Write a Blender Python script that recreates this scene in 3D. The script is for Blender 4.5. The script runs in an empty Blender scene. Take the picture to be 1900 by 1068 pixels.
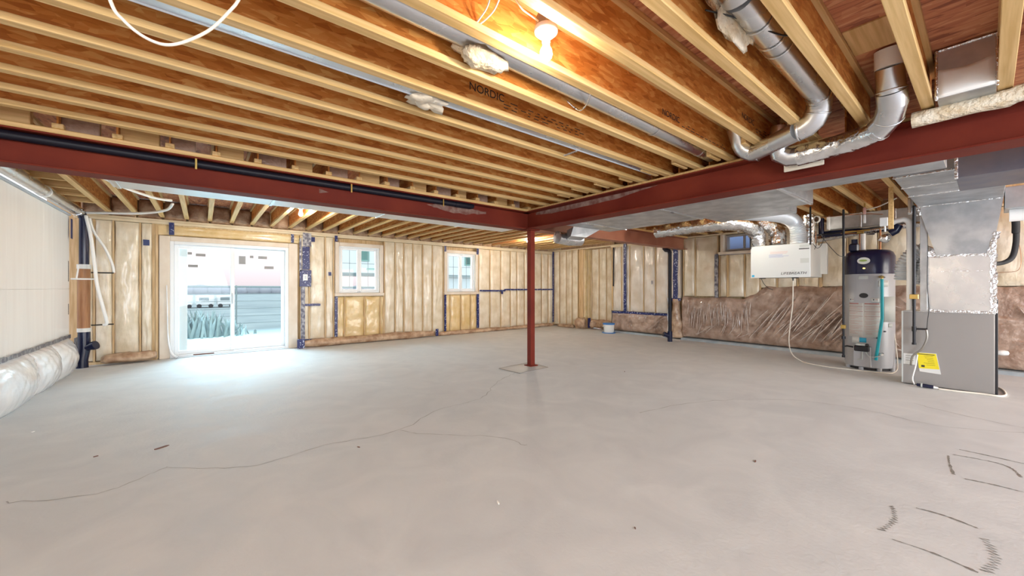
import bpy, math, random
import numpy as np
from mathutils import Vector, Matrix
from mathutils.noise import noise as pn
random.seed(7)
S = bpy.context.scene
COL = S.collection
PI = math.pi

# ------------------------------------------------------------ camera
cd = bpy.data.cameras.new('camera')
cd.sensor_width = 36.0
cd.lens = 711.0 / 1900.0 * 36.0
cd.clip_start = 0.02
cd.clip_end = 400
cam = bpy.data.objects.new('camera', cd)
COL.objects.link(cam)
cam.location = (0, 0, 1.25)
cam.rotation_euler = (PI / 2, 0, math.radians(51.13 - 90))
S.camera = cam
# ------------------------------------------------------------ view
S.view_settings.view_transform = 'Standard'
S.view_settings.look = 'None'
S.view_settings.gamma = 1.0
S.view_settings.use_curve_mapping = False
S.view_settings.exposure = 0.3
# ------------------------------------------------------------ world
SKY = 1.9
W = bpy.data.worlds.new('dusk_sky')
S.world = W
W.use_nodes = True
nt = W.node_tree
nt.nodes.clear()
wo = nt.nodes.new('ShaderNodeOutputWorld')
bg = nt.nodes.new('ShaderNodeBackground')
tc = nt.nodes.new('ShaderNodeTexCoord')
sx = nt.nodes.new('ShaderNodeSeparateXYZ')
cr = nt.nodes.new('ShaderNodeValToRGB')
nt.links.new(tc.outputs['Generated'], sx.inputs[0])
nt.links.new(sx.outputs['Z'], cr.inputs[0])
nt.links.new(cr.outputs[0], bg.inputs[0])
nt.links.new(bg.outputs[0], wo.inputs[0])
cr.color_ramp.elements[0].position = 0.0
cr.color_ramp.elements[0].color = (0.44, 0.37, 0.39, 1)
cr.color_ramp.elements[1].position = 0.6
cr.color_ramp.elements[1].color = (0.78, 0.90, 1.0, 1)
e = cr.color_ramp.elements.new(0.06)
e.color = (0.60, 0.50, 0.52, 1)
e = cr.color_ramp.elements.new(0.2)
e.color = (0.88, 0.93, 0.97, 1)
bg.inputs[1].default_value = SKY
BULB = 340.0      # radiance of the bare bulbs


def area(name, loc, tgt, sx_, sy_, power, col):
    l = bpy.data.lights.new(name, 'AREA')
    l.shape = 'RECTANGLE'
    l.size, l.size_y = sx_, sy_
    l.energy = power
    l.color = col
    o = bpy.data.objects.new(name, l)
    COL.objects.link(o)
    o.location = loc
    d = Vector(tgt) - Vector(loc)
    o.rotation_euler = d.to_track_quat('-Z', 'Z').to_euler()
    return o


area('fill_light_left', (-1.5, -6.5, 1.5), (2.6, 9.0, 1.4), 5.0, 2.6, 520, (0.78, 0.89, 1.0))  # unseen area lamp added behind the camera as cool fill
area('fill_light_right', (6.5, -6.5, 1.5), (5.4, 9.0, 1.4), 5.0, 2.6, 380, (1.0, 0.95, 0.86))  # warmer area lamp, likewise added behind the camera for fill
area('door_fill_light', (0.3, 12.6, 3.6), (1.6, 6.2, 0.0), 4.6, 2.6, 1100, (0.55, 0.83, 1.0))  # added area lamp outside, standing in for sky light through the door


# ============================================================ materials
def mat(name, col, rough=0.5, metal=0.0, col2=None, scale=8.0, stretch=None, bump=0.0, bscale=None,
        coat=0.0, spec=0.5, detail=4.0, lo=0.35, hi=0.65, rnd=False, emit=None, rough2=None, bstretch=None, dist=0.0):
    m = bpy.data.materials.new(name)
    m.use_nodes = True
    t = m.node_tree
    n = t.nodes
    p = n['Principled BSDF']
    p.inputs['Base Color'].default_value = (*col, 1)
    p.inputs['Roughness'].default_value = rough
    p.inputs['Metallic'].default_value = metal
    p.inputs['Specular IOR Level'].default_value = spec
    p.inputs['Coat Weight'].default_value = coat
    p.inputs['Coat Roughness'].default_value = 0.15
    if emit:
        p.inputs['Emission Color'].default_value = (*emit[0], 1)
        p.inputs['Emission Strength'].default_value = emit[1]
    co = n.new('ShaderNodeTexCoord')
    src = co.outputs['Object']
    if rnd:
        oi = n.new('ShaderNodeObjectInfo')
        mu = n.new('ShaderNodeVectorMath')
        mu.operation = 'SCALE'
        mu.inputs[3].default_value = 37.0
        cx = n.new('ShaderNodeCombineXYZ')
        for k in range(3):
            t.links.new(oi.outputs['Random'], cx.inputs[k])
        t.links.new(cx.outputs[0], mu.inputs[0])
        ad = n.new('ShaderNodeVectorMath')
        t.links.new(src, ad.inputs[0])
        t.links.new(mu.outputs[0], ad.inputs[1])
        src = ad.outputs[0]

    def noise(sc, st, det):
        mp = n.new('ShaderNodeMapping')
        t.links.new(src, mp.inputs[0])
        if st:
            mp.inputs['Scale'].default_value = st
        nz = n.new('ShaderNodeTexNoise')
        nz.inputs['Scale'].default_value = sc
        nz.inputs['Detail'].default_value = det
        nz.inputs['Distortion'].default_value = dist
        t.links.new(mp.outputs[0], nz.inputs['Vector'])
        return nz.outputs[0]
    if col2 is not None or rough2 is not None:
        f = noise(scale, stretch, detail)
        mr = n.new('ShaderNodeMapRange')
        mr.inputs['From Min'].default_value = lo
        mr.inputs['From Max'].default_value = hi
        t.links.new(f, mr.inputs['Value'])
        if col2 is not None:
            mx = n.new('ShaderNodeMix')
            mx.data_type = 'RGBA'
            mx.inputs[6].default_value = (*col, 1)
            mx.inputs[7].default_value = (*col2, 1)
            t.links.new(mr.outputs[0], mx.inputs[0])
            t.links.new(mx.outputs[2], p.inputs['Base Color'])
        if rough2 is not None:
            mq = n.new('ShaderNodeMapRange')
            mq.inputs['To Min'].default_value = rough
            mq.inputs['To Max'].default_value = rough2
            t.links.new(mr.outputs[0], mq.inputs['Value'])
            t.links.new(mq.outputs[0], p.inputs['Roughness'])
    if bump:
        f = noise(bscale or scale * 3, bstretch or stretch, 3.0)
        b = n.new('ShaderNodeBump')
        b.inputs['Strength'].default_value = bump
        b.inputs['Distance'].default_value = 0.02
        t.links.new(f, b.inputs['Height'])
        t.links.new(b.outputs[0], p.inputs['Normal'])
    return m


def osb(name, cols, scale=(9, 34, 34), rnd=True):
    """oriented strand board: long flakes of differing tan and orange"""
    m = bpy.data.materials.new(name)
    m.use_nodes = True
    t = m.node_tree
    n = t.nodes
    p = n['Principled BSDF']
    p.inputs['Roughness'].default_value = 0.62
    co = n.new('ShaderNodeTexCoord')
    oi = n.new('ShaderNodeObjectInfo')
    cx = n.new('ShaderNodeCombineXYZ')
    mu = n.new('ShaderNodeMath')
    mu.operation = 'MULTIPLY'
    mu.inputs[1].default_value = 40.0 if rnd else 0
    t.links.new(oi.outputs['Random'], mu.inputs[0])
    t.links.new(mu.outputs[0], cx.inputs[0])
    ad = n.new('ShaderNodeVectorMath')
    t.links.new(co.outputs['Object'], ad.inputs[0])
    t.links.new(cx.outputs[0], ad.inputs[1])
    prev = None
    for k, (rot, sc) in enumerate(((0.35, 1.0), (-0.5, 1.35))):
        mp = n.new('ShaderNodeMapping')
        mp.inputs['Scale'].default_value = tuple(s * sc for s in scale)
        mp.inputs['Rotation'].default_value = (0, rot if scale[2] != 1 else 0, rot if scale[2] == 1 else 0)
        t.links.new(ad.outputs[0], mp.inputs[0])
        v = n.new('ShaderNodeTexVoronoi')
        v.inputs['Scale'].default_value = 1.0
        t.links.new(mp.outputs[0], v.inputs['Vector'])
        sp = n.new('ShaderNodeSeparateColor')
        t.links.new(v.outputs['Color'], sp.inputs[0])
        if prev is None:
            prev = sp.outputs[0]
        else:
            mm = n.new('ShaderNodeMix')
            mm.inputs[0].default_value = 0.5
            t.links.new(prev, mm.inputs[2])
            t.links.new(sp.outputs[0], mm.inputs[3])
            prev = mm.outputs[0]
    r = n.new('ShaderNodeValToRGB')
    els = r.color_ramp.elements
    els[0].position = 0.12
    els[0].color = (*cols[0], 1)
    els[1].position = 0.9
    els[1].color = (*cols[-1], 1)
    for i, c in enumerate(cols[1:-1]):
        q = els.new(0.12 + 0.78 * (i + 1) / (len(cols) - 1))
        q.color = (*c, 1)
    t.links.new(prev, r.inputs[0])
    t.links.new(r.outputs[0], p.inputs['Base Color'])
    return m


MT = {}
MT['concrete'] = mat('concrete', (0.58, 0.595, 0.61), 0.6, col2=(0.69, 0.70, 0.705), scale=2.2, detail=12, lo=0.25, hi=0.75, bump=0.10,
                     bscale=22, rough2=0.8, dist=1.2, spec=0.35)
MT['pad'] = mat('pad_concrete', (0.46, 0.45, 0.44), 0.5, col2=(0.54, 0.53, 0.52), scale=3, bump=0.05, bscale=20)
MT['curb'] = mat('curb_concrete', (0.30, 0.36, 0.40), 0.6, col2=(0.42, 0.46, 0.48), scale=6)
MT['web'] = osb('strand_board_web', [(0.44, 0.135, 0.018), (0.58, 0.21, 0.034), (0.66, 0.27, 0.06), (0.76, 0.40, 0.12)])
MT['deck'] = osb('strand_board_deck', [(0.30, 0.095, 0.045), (0.52, 0.19, 0.09), (0.60, 0.26, 0.12), (0.70, 0.37, 0.20)], scale=(30, 7, 1), rnd=False)
MT['pine'] = mat('pine_lumber', (0.58, 0.36, 0.13), 0.55, col2=(0.76, 0.52, 0.24), scale=3.0, stretch=(0.5, 14, 14), detail=5, rnd=True, bump=0.05, bscale=20)
MT['stud'] = mat('stud_lumber', (0.52, 0.35, 0.17), 0.6, col2=(0.68, 0.50, 0.29), scale=4, stretch=(9, 9, 0.7), bump=0.05)
MT['palewood'] = mat('pale_wrapped_wood', (0.70, 0.60, 0.49), 0.5, col2=(0.78, 0.70, 0.60), scale=5, stretch=(1, 1, 0.6))
MT['plate'] = mat('plate_lumber', (0.70, 0.58, 0.38), 0.5, col2=(0.78, 0.68, 0.50), scale=3)
MT['steel'] = mat('red_primer_steel', (0.125, 0.013, 0.007), 0.6, col2=(0.20, 0.032, 0.015), scale=1.6, detail=8, lo=0.35, hi=0.75, bump=0.03, bscale=30, rough2=0.7, spec=0.2)
MT['steel2'] = mat('faded_primer_steel', (0.30, 0.10, 0.055), 0.55, col2=(0.40, 0.17, 0.10), scale=1.8, detail=8, bump=0.03, bscale=30)
MT['galv'] = mat('galvanised_sheet', (0.74, 0.76, 0.78), 0.25, 1.0, col2=(0.64, 0.66, 0.69), scale=5, detail=6, rough2=0.33, bump=0.006, bscale=3)
MT['shadedduct'] = mat('shaded_duct_sheet', (0.16, 0.17, 0.22), 0.45, 0.7, col2=(0.24, 0.22, 0.24), scale=4)  # sheet metal darkened: the shadow it lies in is put into the colour
MT['crease_glint'] = mat('poly_crease_glint', (0.50, 0.40, 0.34), 0.25, col2=(0.66, 0.57, 0.52), scale=20, coat=0.8)  # pale colour paints the sheen along the poly folds
MT['smear'] = mat('cement_smear', (0.15, 0.055, 0.04), 0.8, col2=(0.27, 0.18, 0.15), scale=12)
MT['whiteduct'] = mat('pale_duct_sheet', (0.78, 0.82, 0.85), 0.35, 0.35, col2=(0.70, 0.75, 0.79), scale=5)
MT['duct'] = mat('duct_sheet', (0.60, 0.62, 0.64), 0.38, 0.9, col2=(0.42, 0.44, 0.46), scale=5, detail=6, rough2=0.52, bump=0.05, bscale=3)
MT['foil'] = mat('crinkled_foil', (0.90, 0.91, 0.92), 0.2, 1.0, col2=(0.70, 0.71, 0.72), scale=14, bump=1.0, bscale=15, detail=6)
MT['tapefoil'] = mat('foil_tape', (0.86, 0.87, 0.88), 0.2, 1.0, bump=0.7, bscale=40)
MT['batt'] = mat('batt_behind_poly', (0.66, 0.55, 0.38), 0.42, col2=(0.82, 0.74, 0.60), scale=3.4, detail=8, bump=0.9, bscale=7, bstretch=(1.3, 1.3, 0.6), coat=0.6, lo=0.35, hi=0.65)
MT['battp'] = mat('pale_batt_behind_poly', (0.62, 0.53, 0.42), 0.4, col2=(0.76, 0.70, 0.62), scale=3, detail=7, bump=0.7, bscale=6, bstretch=(1, 1, 0.8), coat=0.7)
MT['yel'] = mat('yellow_batt_behind_poly', (0.70, 0.50, 0.22), 0.35, col2=(0.80, 0.63, 0.36), scale=4, bump=0.9, bscale=9, coat=0.7)
MT['brown'] = mat('brown_batt_behind_poly', (0.25, 0.145, 0.095), 0.35, col2=(0.50, 0.36, 0.28), scale=7, detail=10, bump=1.0, bscale=13, coat=1.0, lo=0.3, hi=0.7, rough2=0.3)
MT['roll'] = mat('rolled_insulation', (0.32, 0.18, 0.10), 0.6, col2=(0.60, 0.43, 0.29), scale=7, detail=8, bump=0.8, bscale=22, coat=0.3)
MT['fluff'] = mat('loose_fibreglass', (0.66, 0.52, 0.34), 0.9, col2=(0.82, 0.74, 0.60), scale=14, bump=0.9, bscale=40)
MT['white_wall'] = mat('white_party_wall', (0.90, 0.87, 0.85), 0.45, col2=(0.94, 0.92, 0.90), scale=2.5, stretch=(1, 5, 0.25), bump=0.12, bscale=5, bstretch=(1, 4, 0.3), coat=0.25)
MT['white_poly'] = mat('white_poly_sheet', (0.92, 0.94, 0.97), 0.25, col2=(0.80, 0.83, 0.88), scale=5, bump=0.6, bscale=7, coat=0.8)
MT['tape'] = mat('blue_seam_tape', (0.010, 0.018, 0.12), 0.3, col2=(0.45, 0.50, 0.66), scale=30, lo=0.60, hi=0.66, detail=1.5)
MT['navy'] = mat('plain_navy_tape', (0.01, 0.02, 0.12), 0.35)
MT['silver_tape'] = mat('silvery_seam_tape', (0.10, 0.10, 0.14), 0.3, 0.3, col2=(0.42, 0.42, 0.44), scale=16, lo=0.42, hi=0.66, bump=0.4)
MT['vinyl'] = mat('white_vinyl', (0.82, 0.84, 0.86), 0.3)
MT['vinylshade'] = mat('grey_vinyl', (0.60, 0.64, 0.68), 0.35)
MT['greywin'] = mat('grey_window_frame', (0.40, 0.37, 0.36), 0.45)
MT['black'] = mat('black_plastic_pipe', (0.008, 0.008, 0.016), 0.45, spec=0.3)
MT['navypipe'] = mat('dark_plastic_fitting', (0.010, 0.014, 0.045), 0.22)
MT['blackmetal'] = mat('black_iron', (0.02, 0.02, 0.025), 0.4, 0.3)
MT['brownpipe'] = mat('brown_wrapped_pipe', (0.30, 0.13, 0.055), 0.5, col2=(0.40, 0.20, 0.09), scale=6, stretch=(6, 6, 0.5))
MT['pvc'] = mat('white_pvc', (0.90, 0.90, 0.88), 0.35)
MT['cable'] = mat('white_cable', (0.82, 0.76, 0.66), 0.45)
MT['wire'] = mat('black_wire', (0.02, 0.02, 0.02), 0.4)
MT['copper'] = mat('copper_pipe', (0.42, 0.20, 0.11), 0.35, 0.9)
MT['brass'] = mat('brass', (0.62, 0.44, 0.14), 0.3, 0.9)
MT['bulb'] = mat('bulb_glass', (1, 1, 1), 0.3, emit=((1.0, 0.88, 0.68), BULB))
MT['bulb_mid'] = mat('bulb_glass_mid', (1, 1, 1), 0.3, emit=((1.0, 0.90, 0.74), BULB * 1.8))
MT['bulb_far'] = mat('bulb_glass_far', (1, 1, 1), 0.3, emit=((1.0, 0.90, 0.74), BULB * 4.0))
MT['porcelain'] = mat('white_lampholder', (0.85, 0.85, 0.84), 0.25)
MT['box'] = mat('galvanised_box', (0.35, 0.33, 0.30), 0.4, 0.8)
MT['erv'] = mat('white_enamel', (0.66, 0.69, 0.69), 0.35)
MT['ervside'] = mat('cream_side_panel', (0.70, 0.66, 0.58), 0.45)
MT['tank'] = mat('grey_painted_tank', (0.46, 0.47, 0.50), 0.35, 0.1)
MT['tankcap'] = mat('navy_plastic_cap', (0.012, 0.012, 0.05), 0.25)
MT['furn'] = mat('grey_painted_cabinet', (0.35, 0.33, 0.315), 0.35, 0.15, col2=(0.32, 0.305, 0.295), scale=1)
MT['furnedge'] = mat('dark_cabinet_edge', (0.02, 0.02, 0.025), 0.4)
MT['paper'] = mat('white_label', (0.74, 0.74, 0.72), 0.5)
MT['pale'] = mat('pale_label', (0.55, 0.58, 0.56), 0.5)
MT['yellow'] = mat('yellow_label', (0.85, 0.70, 0.02), 0.5)
MT['ink'] = mat('dark_ink', (0.03, 0.03, 0.03), 0.6)
MT['redink'] = mat('red_ink', (0.45, 0.10, 0.08), 0.6)
MT['blueink'] = mat('blue_ink', (0.20, 0.26, 0.55), 0.6)
MT['pinkink'] = mat('pale_red_ink', (0.70, 0.40, 0.35), 0.6)
MT['cyan'] = mat('cyan_tube', (0.02, 0.50, 0.62), 0.4)
MT['cyanlabel'] = mat('cyan_label', (0.03, 0.42, 0.68), 0.5)
MT['green'] = mat('green_print', (0.32, 0.46, 0.12), 0.5)
MT['silverlogo'] = mat('silver_badge', (0.75, 0.78, 0.76), 0.3, 0.2)
MT['amber'] = mat('amber_lamp', (0.9, 0.5, 0.1), 0.4, emit=((1.0, 0.55, 0.12), 4.0))
MT['bucket'] = mat('white_bucket', (0.80, 0.79, 0.74), 0.35)
MT['blue'] = mat('blue_plastic', (0.05, 0.20, 0.52), 0.35)
MT['foam'] = mat('black_foam_sleeve', (0.03, 0.03, 0.032), 0.7)
MT['beige'] = mat('cream_board', (0.66, 0.58, 0.46), 0.7, col2=(0.74, 0.67, 0.56), scale=9, bump=0.3)
MT['inkmark'] = mat('marker_line', (0.16, 0.15, 0.135), 0.8, col2=(0.34, 0.32, 0.29), scale=60)
MT['crack'] = mat('hairline_crack', (0.36, 0.355, 0.345), 0.8)
MT['chip'] = mat('wood_chip', (0.16, 0.07, 0.05), 0.7)
MT['sticker'] = mat('grey_glass_sticker', (0.30, 0.30, 0.30), 0.6)
MT['grass'] = mat('pale_field_grass', (0.22, 0.27, 0.28), 0.9, col2=(0.31, 0.36, 0.36), scale=0.5, detail=8)
MT['gravel'] = mat('pale_patio_slab', (0.62, 0.64, 0.60), 0.9)
MT['bush'] = mat('haze_tinted_bush', (0.20, 0.25, 0.26), 0.9, col2=(0.26, 0.31, 0.31), scale=6)  # greyed so the colour itself carries the outdoor haze
MT['haze'] = mat('haze_tinted_trees', (0.30, 0.31, 0.35), 0.9, col2=(0.35, 0.35, 0.38), scale=0.4)  # haze over the distance painted into this pale tone
MT['fence'] = mat('fence_steel', (0.22, 0.26, 0.27), 0.6)
MT['house'] = mat('white_siding', (0.80, 0.84, 0.84), 0.7)
MT['housegreen'] = mat('green_house_trim', (0.30, 0.50, 0.44), 0.6)
MT['truck'] = mat('white_vehicle_paint', (0.75, 0.75, 0.75), 0.4)
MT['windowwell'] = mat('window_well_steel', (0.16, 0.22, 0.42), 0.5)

g = bpy.data.materials.new('window_glass')
g.use_nodes = True
t = g.node_tree
t.nodes.clear()
o_ = t.nodes.new('ShaderNodeOutputMaterial')
mx_ = t.nodes.new('ShaderNodeMixShader')
tr_ = t.nodes.new('ShaderNodeBsdfTransparent')
gl_ = t.nodes.new('ShaderNodeBsdfGlossy')
tr_.inputs[0].default_value = (0.94, 0.97, 0.97, 1)
gl_.inputs['Roughness'].default_value = 0.02
mx_.inputs[0].default_value = 0.012
t.links.new(tr_.outputs[0], mx_.inputs[1])
t.links.new(gl_.outputs[0], mx_.inputs[2])
t.links.new(mx_.outputs[0], o_.inputs[0])
MT['glass'] = g
# fly screen / hazy second skin behind part of the patio door
h = bpy.data.materials.new('insect_screen')
h.use_nodes = True
t = h.node_tree
t.nodes.clear()
o_ = t.nodes.new('ShaderNodeOutputMaterial')
mx_ = t.nodes.new('ShaderNodeMixShader')
tr_ = t.nodes.new('ShaderNodeBsdfTransparent')
df_ = t.nodes.new('ShaderNodeBsdfTranslucent')
df_.inputs[0].default_value = (0.8, 0.9, 0.92, 1)
mx_.inputs[0].default_value = 0.45
t.links.new(tr_.outputs[0], mx_.inputs[1])
t.links.new(df_.outputs[0], mx_.inputs[2])
t.links.new(mx_.outputs[0], o_.inputs[0])
MT['screen'] = h


# ============================================================ mesh helpers
class M:
    def __init__(s):
        s.v = []
        s.f = []

    def add(s, vs, fs):
        b = len(s.v)
        s.v += [tuple(v) for v in vs]
        s.f += [tuple(i + b for i in f) for f in fs]
        return s

    def box(s, a, b):
        x0, y0, z0 = (min(a[i], b[i]) for i in range(3))
        x1, y1, z1 = (max(a[i], b[i]) for i in range(3))
        return s.add([(x0, y0, z0), (x1, y0, z0), (x1, y1, z0), (x0, y1, z0), (x0, y0, z1), (x1, y0, z1), (x1, y1, z1), (x0, y1, z1)],
                     [(0, 3, 2, 1), (4, 5, 6, 7), (0, 1, 5, 4), (1, 2, 6, 5), (2, 3, 7, 6), (3, 0, 4, 7)])

    def bbox(s, a, b, r=0.006):
        """box with chamfered edges"""
        lo = [min(a[i], b[i]) for i in range(3)]
        hi = [max(a[i], b[i]) for i in range(3)]
        r = min([r] + [(hi[i] - lo[i]) * 0.45 for i in range(3)])
        vs, idx = [], {}
        for sx in (0, 1):
            for sy in (0, 1):
                for sz in (0, 1):
                    sg = (sx, sy, sz)
                    for ax in range(3):
                        p = []
                        for i in range(3):
                            c = hi[i] if sg[i] else lo[i]
                            if i != ax:
                                c += -r if sg[i] else r
                            p.append(c)
                        idx[(sg, ax)] = len(vs)
                        vs.append(tuple(p))
        fs = []
        for ax in range(3):
            o1, o2 = [i for i in range(3) if i != ax]
            for sd in (0, 1):
                q = []
                for u, w in ((0, 0), (1, 0), (1, 1), (0, 1)):
                    sg = [0, 0, 0]
                    sg[ax] = sd
                    sg[o1] = u
                    sg[o2] = w
                    q.append(idx[(tuple(sg), ax)])
                fs.append(q)
        for ax in range(3):      # edges parallel to ax
            o1, o2 = [i for i in range(3) if i != ax]
            for u in (0, 1):
                for w in (0, 1):
                    s0 = [0, 0, 0]
                    s0[o1] = u
                    s0[o2] = w
                    s1 = list(s0)
                    s1[ax] = 1
                    fs.append([idx[(tuple(s0), o1)], idx[(tuple(s1), o1)], idx[(tuple(s1), o2)], idx[(tuple(s0), o2)]])
        for sx in (0, 1):
            for sy in (0, 1):
                for sz in (0, 1):
                    fs.append([idx[((sx, sy, sz), k)] for k in range(3)])
        return s.add(vs, fs)

    def tube(s, pts, r, n=12, caps=True, wob=0.0):
        pts = [Vector(p) for p in pts]
        m = len(pts)
        rs = r if isinstance(r, (list, tuple)) else [r] * m
        tg = []
        for i in range(m):
            a = pts[max(i - 1, 0)]
            b = pts[min(i + 1, m - 1)]
            d = (pts[i] - a).normalized() + (b - pts[i]).normalized() if 0 < i < m - 1 else (b - a)
            tg.append(d.normalized())
        up = Vector((0, 0, 1))
        if abs(tg[0].dot(up)) > 0.9:
            up = Vector((1, 0, 0))
        nrm = (up - tg[0] * up.dot(tg[0])).normalized()
        vs, fs = [], []
        for i in range(m):
            nrm = (nrm - tg[i] * nrm.dot(tg[i])).normalized()
            bi = tg[i].cross(nrm)
            for k in range(n):
                a = 2 * PI * k / n
                q = rs[i] * (1 + (wob * pn(Vector((pts[i].x * 9 + k * 1.7, pts[i].y * 9, pts[i].z * 9))) if wob else 0))
                vs.append(pts[i] + (nrm * math.cos(a) + bi * math.sin(a)) * q)
        for i in range(m - 1):
            for k in range(n):
                k2 = (k + 1) % n
                fs.append((i * n + k, i * n + k2, (i + 1) * n + k2, (i + 1) * n + k))
        if caps:
            fs.append(tuple(range(n - 1, -1, -1)))
            fs.append(tuple((m - 1) * n + k for k in range(n)))
        return s.add(vs, fs)

    def lathe(s, prof, c, n=24, axis='z'):
        """prof: list of (radius, height)"""
        vs, fs = [], []
        for r, h in prof:
            for k in range(n):
                a = 2 * PI * k / n
                if axis == 'z':
                    vs.append((c[0] + r * math.cos(a), c[1] + r * math.sin(a), c[2] + h))
                elif axis == 'x':
                    vs.append((c[0] + h, c[1] + r * math.cos(a), c[2] + r * math.sin(a)))
                else:
                    vs.append((c[0] + r * math.sin(a), c[1] + h, c[2] + r * math.cos(a)))
        m = len(prof)
        for i in range(m - 1):
            for k in range(n):
                k2 = (k + 1) % n
                fs.append((i * n + k, i * n + k2, (i + 1) * n + k2, (i + 1) * n + k))
        if prof[0][0] > 1e-5:
            fs.append(tuple(range(n - 1, -1, -1)))
        if prof[-1][0] > 1e-5:
            fs.append(tuple((m - 1) * n + k for k in range(n)))
        return s.add(vs, fs)

    def hull(s, a, b):
        """frustum between two quads given corner by corner"""
        return s.add(list(a) + list(b), [(0, 3, 2, 1), (4, 5, 6, 7), (0, 1, 5, 4), (1, 2, 6, 5), (2, 3, 7, 6), (3, 0, 4, 7)])

    def grid(s, P, back=None):
        """P: array [n][m][3]; back: optional offset vector giving it a body"""
        n, m = len(P), len(P[0])
        vs = [tuple(P[i][j]) for i in range(n) for j in range(m)]
        fs = [(i * m + j, i * m + j + 1, (i + 1) * m + j + 1, (i + 1) * m + j) for i in range(n - 1) for j in range(m - 1)]
        if back is not None:
            N = len(vs)
            ring = [(0, j) for j in range(m)] + [(i, m - 1) for i in range(1, n)] + [(n - 1, j) for j in range(m - 2, -1, -1)] + [(i, 0) for i in range(n - 2, 0, -1)]
            bk = []
            for i, j in ring:
                p = P[i][j]
                bk.append((p[0] + back[0], p[1] + back[1], p[2] + back[2]))
            vs += bk
            R = len(ring)
            for k in range(R):
                k2 = (k + 1) % R
                a = ring[k][0] * m + ring[k][1]
                b = ring[k2][0] * m + ring[k2][1]
                fs.append((b, a, N + k, N + k2))
            fs.append(tuple(N + k for k in range(R)))
        return s.add(vs, fs)


def obj(name, g, material, parent=None, smooth=False, loc=None, kind=None):
    me = bpy.data.meshes.new(name)
    org = Vector((0, 0, 0))
    if parent is not None:
        org = parent.matrix_basis.translation if parent.get('_w') is None else Vector(parent['_w'])
    elif loc is None:
        a = np.array(g.v)
        org = Vector(((a[:, 0].min() + a[:, 0].max()) / 2, (a[:, 1].min() + a[:, 1].max()) / 2, a[:, 2].min()))
    else:
        org = Vector(loc)
    me.from_pydata([(v[0] - org.x, v[1] - org.y, v[2] - org.z) for v in g.v], [], g.f)
    me.materials.append(MT[material] if isinstance(material, str) else material)
    if smooth:
        me.shade_smooth()
        if smooth is not True:
            me.set_sharp_from_angle(angle=math.radians(smooth))
    me.update()
    o = bpy.data.objects.new(name, me)
    COL.objects.link(o)
    if parent is not None:
        o.parent = parent
    else:
        o.location = org
    o['_w'] = tuple(org)
    if kind:
        o['kind'] = kind
    return o


def thing(name, label, cat, loc, group=None):
    o = bpy.data.objects.new(name, None)
    COL.objects.link(o)
    o.empty_display_size = 0.1
    o.location = loc
    o['_w'] = tuple(loc)
    o['label'] = label
    o['category'] = cat
    if group:
        o['group'] = group
    return o


def tag(o, label, cat, group=None):
    o['label'] = label
    o['category'] = cat
    if group:
        o['group'] = group
    return o


def struct(name, g, m, smooth=False):
    return obj(name, g, m, None, smooth, loc=(0, 0, 0), kind='structure')


def sm(pts, k=6):
    """Catmull-Rom through the points"""
    P = [Vector(p) for p in pts]
    out = []
    for i in range(len(P) - 1):
        a = P[max(i - 1, 0)]
        b, c = P[i], P[i + 1]
        d = P[min(i + 2, len(P) - 1)]
        for j in range(k):
            u = j / k
            out.append(0.5 * ((2 * b) + (c - a) * u + (2 * a - 5 * b + 4 * c - d) * u * u + (3 * b - a - 3 * c + d) * u ** 3))
    out.append(P[-1])
    return out


def text(name, body, size, mtx, material, parent, stretch=1.0, shear=0.0):
    cu = bpy.data.curves.new(name, 'FONT')
    cu.body = body
    cu.size = size
    cu.extrude = 0.0006
    cu.shear = shear
    tmp = bpy.data.objects.new(name, cu)
    COL.objects.link(tmp)
    dg = bpy.context.evaluated_depsgraph_get()
    me = bpy.data.meshes.new_from_object(tmp.evaluated_get(dg))
    bpy.data.objects.remove(tmp)
    w = Vector(parent['_w'])
    for v in me.vertices:
        q = mtx @ Vector((v.co.x * stretch, v.co.y, v.co.z))
        v.co = q - w
    me.materials.clear()
    me.materials.append(MT[material])
    me.name = name
    o = bpy.data.objects.new(name, me)
    COL.objects.link(o)
    o.parent = parent
    o['_w'] = tuple(w)
    return o


def frame_negx(p):
    """text plane facing -X: reads towards -Y"""
    return Matrix(((0, 0, -1, p[0]), (-1, 0, 0, p[1]), (0, 1, 0, p[2]), (0, 0, 0, 1)))


def frame_negy(p):
    return Matrix(((1, 0, 0, p[0]), (0, 0, -1, p[1]), (0, 1, 0, p[2]), (0, 0, 0, 1)))


# ============================================================ geometry constants
XL, XR, YB, YF = -1.60, 9.16, 9.14, -4.2
ZJ = 2.49          # underside of joists
ZD = 2.79          # underside of subfloor
ZS0, ZS1 = 2.18, 2.452   # steel beams
YBM, XBM = 4.65, 4.075   # beam centre lines

# ------------------------------------------------------------ floor
floor = struct('floor', M().box((XL - 0.3, YF - 0.2, -0.12), (XR + 0.3, YB + 0.25, 0.0)), 'concrete')


def ribbon(pts, w, z=0.0015, jit=0.0):
    vs, fs = [], []
    P = [Vector((p[0], p[1], 0)) for p in pts]
    for i, p in enumerate(P):
        d = (P[min(i + 1, len(P) - 1)] - P[max(i - 1, 0)]).normalized()
        nn = Vector((-d.y, d.x, 0)) * (w[i] if isinstance(w, list) else w) * (1 + jit * random.uniform(-0.9, 0.9))
        vs += [(p + nn).to_tuple()[:2] + (z,), (p - nn).to_tuple()[:2] + (z,)]
    for i in range(len(P) - 1):
        fs.append((2 * i, 2 * i + 1, 2 * i + 3, 2 * i + 2))
    return vs, fs


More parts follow.
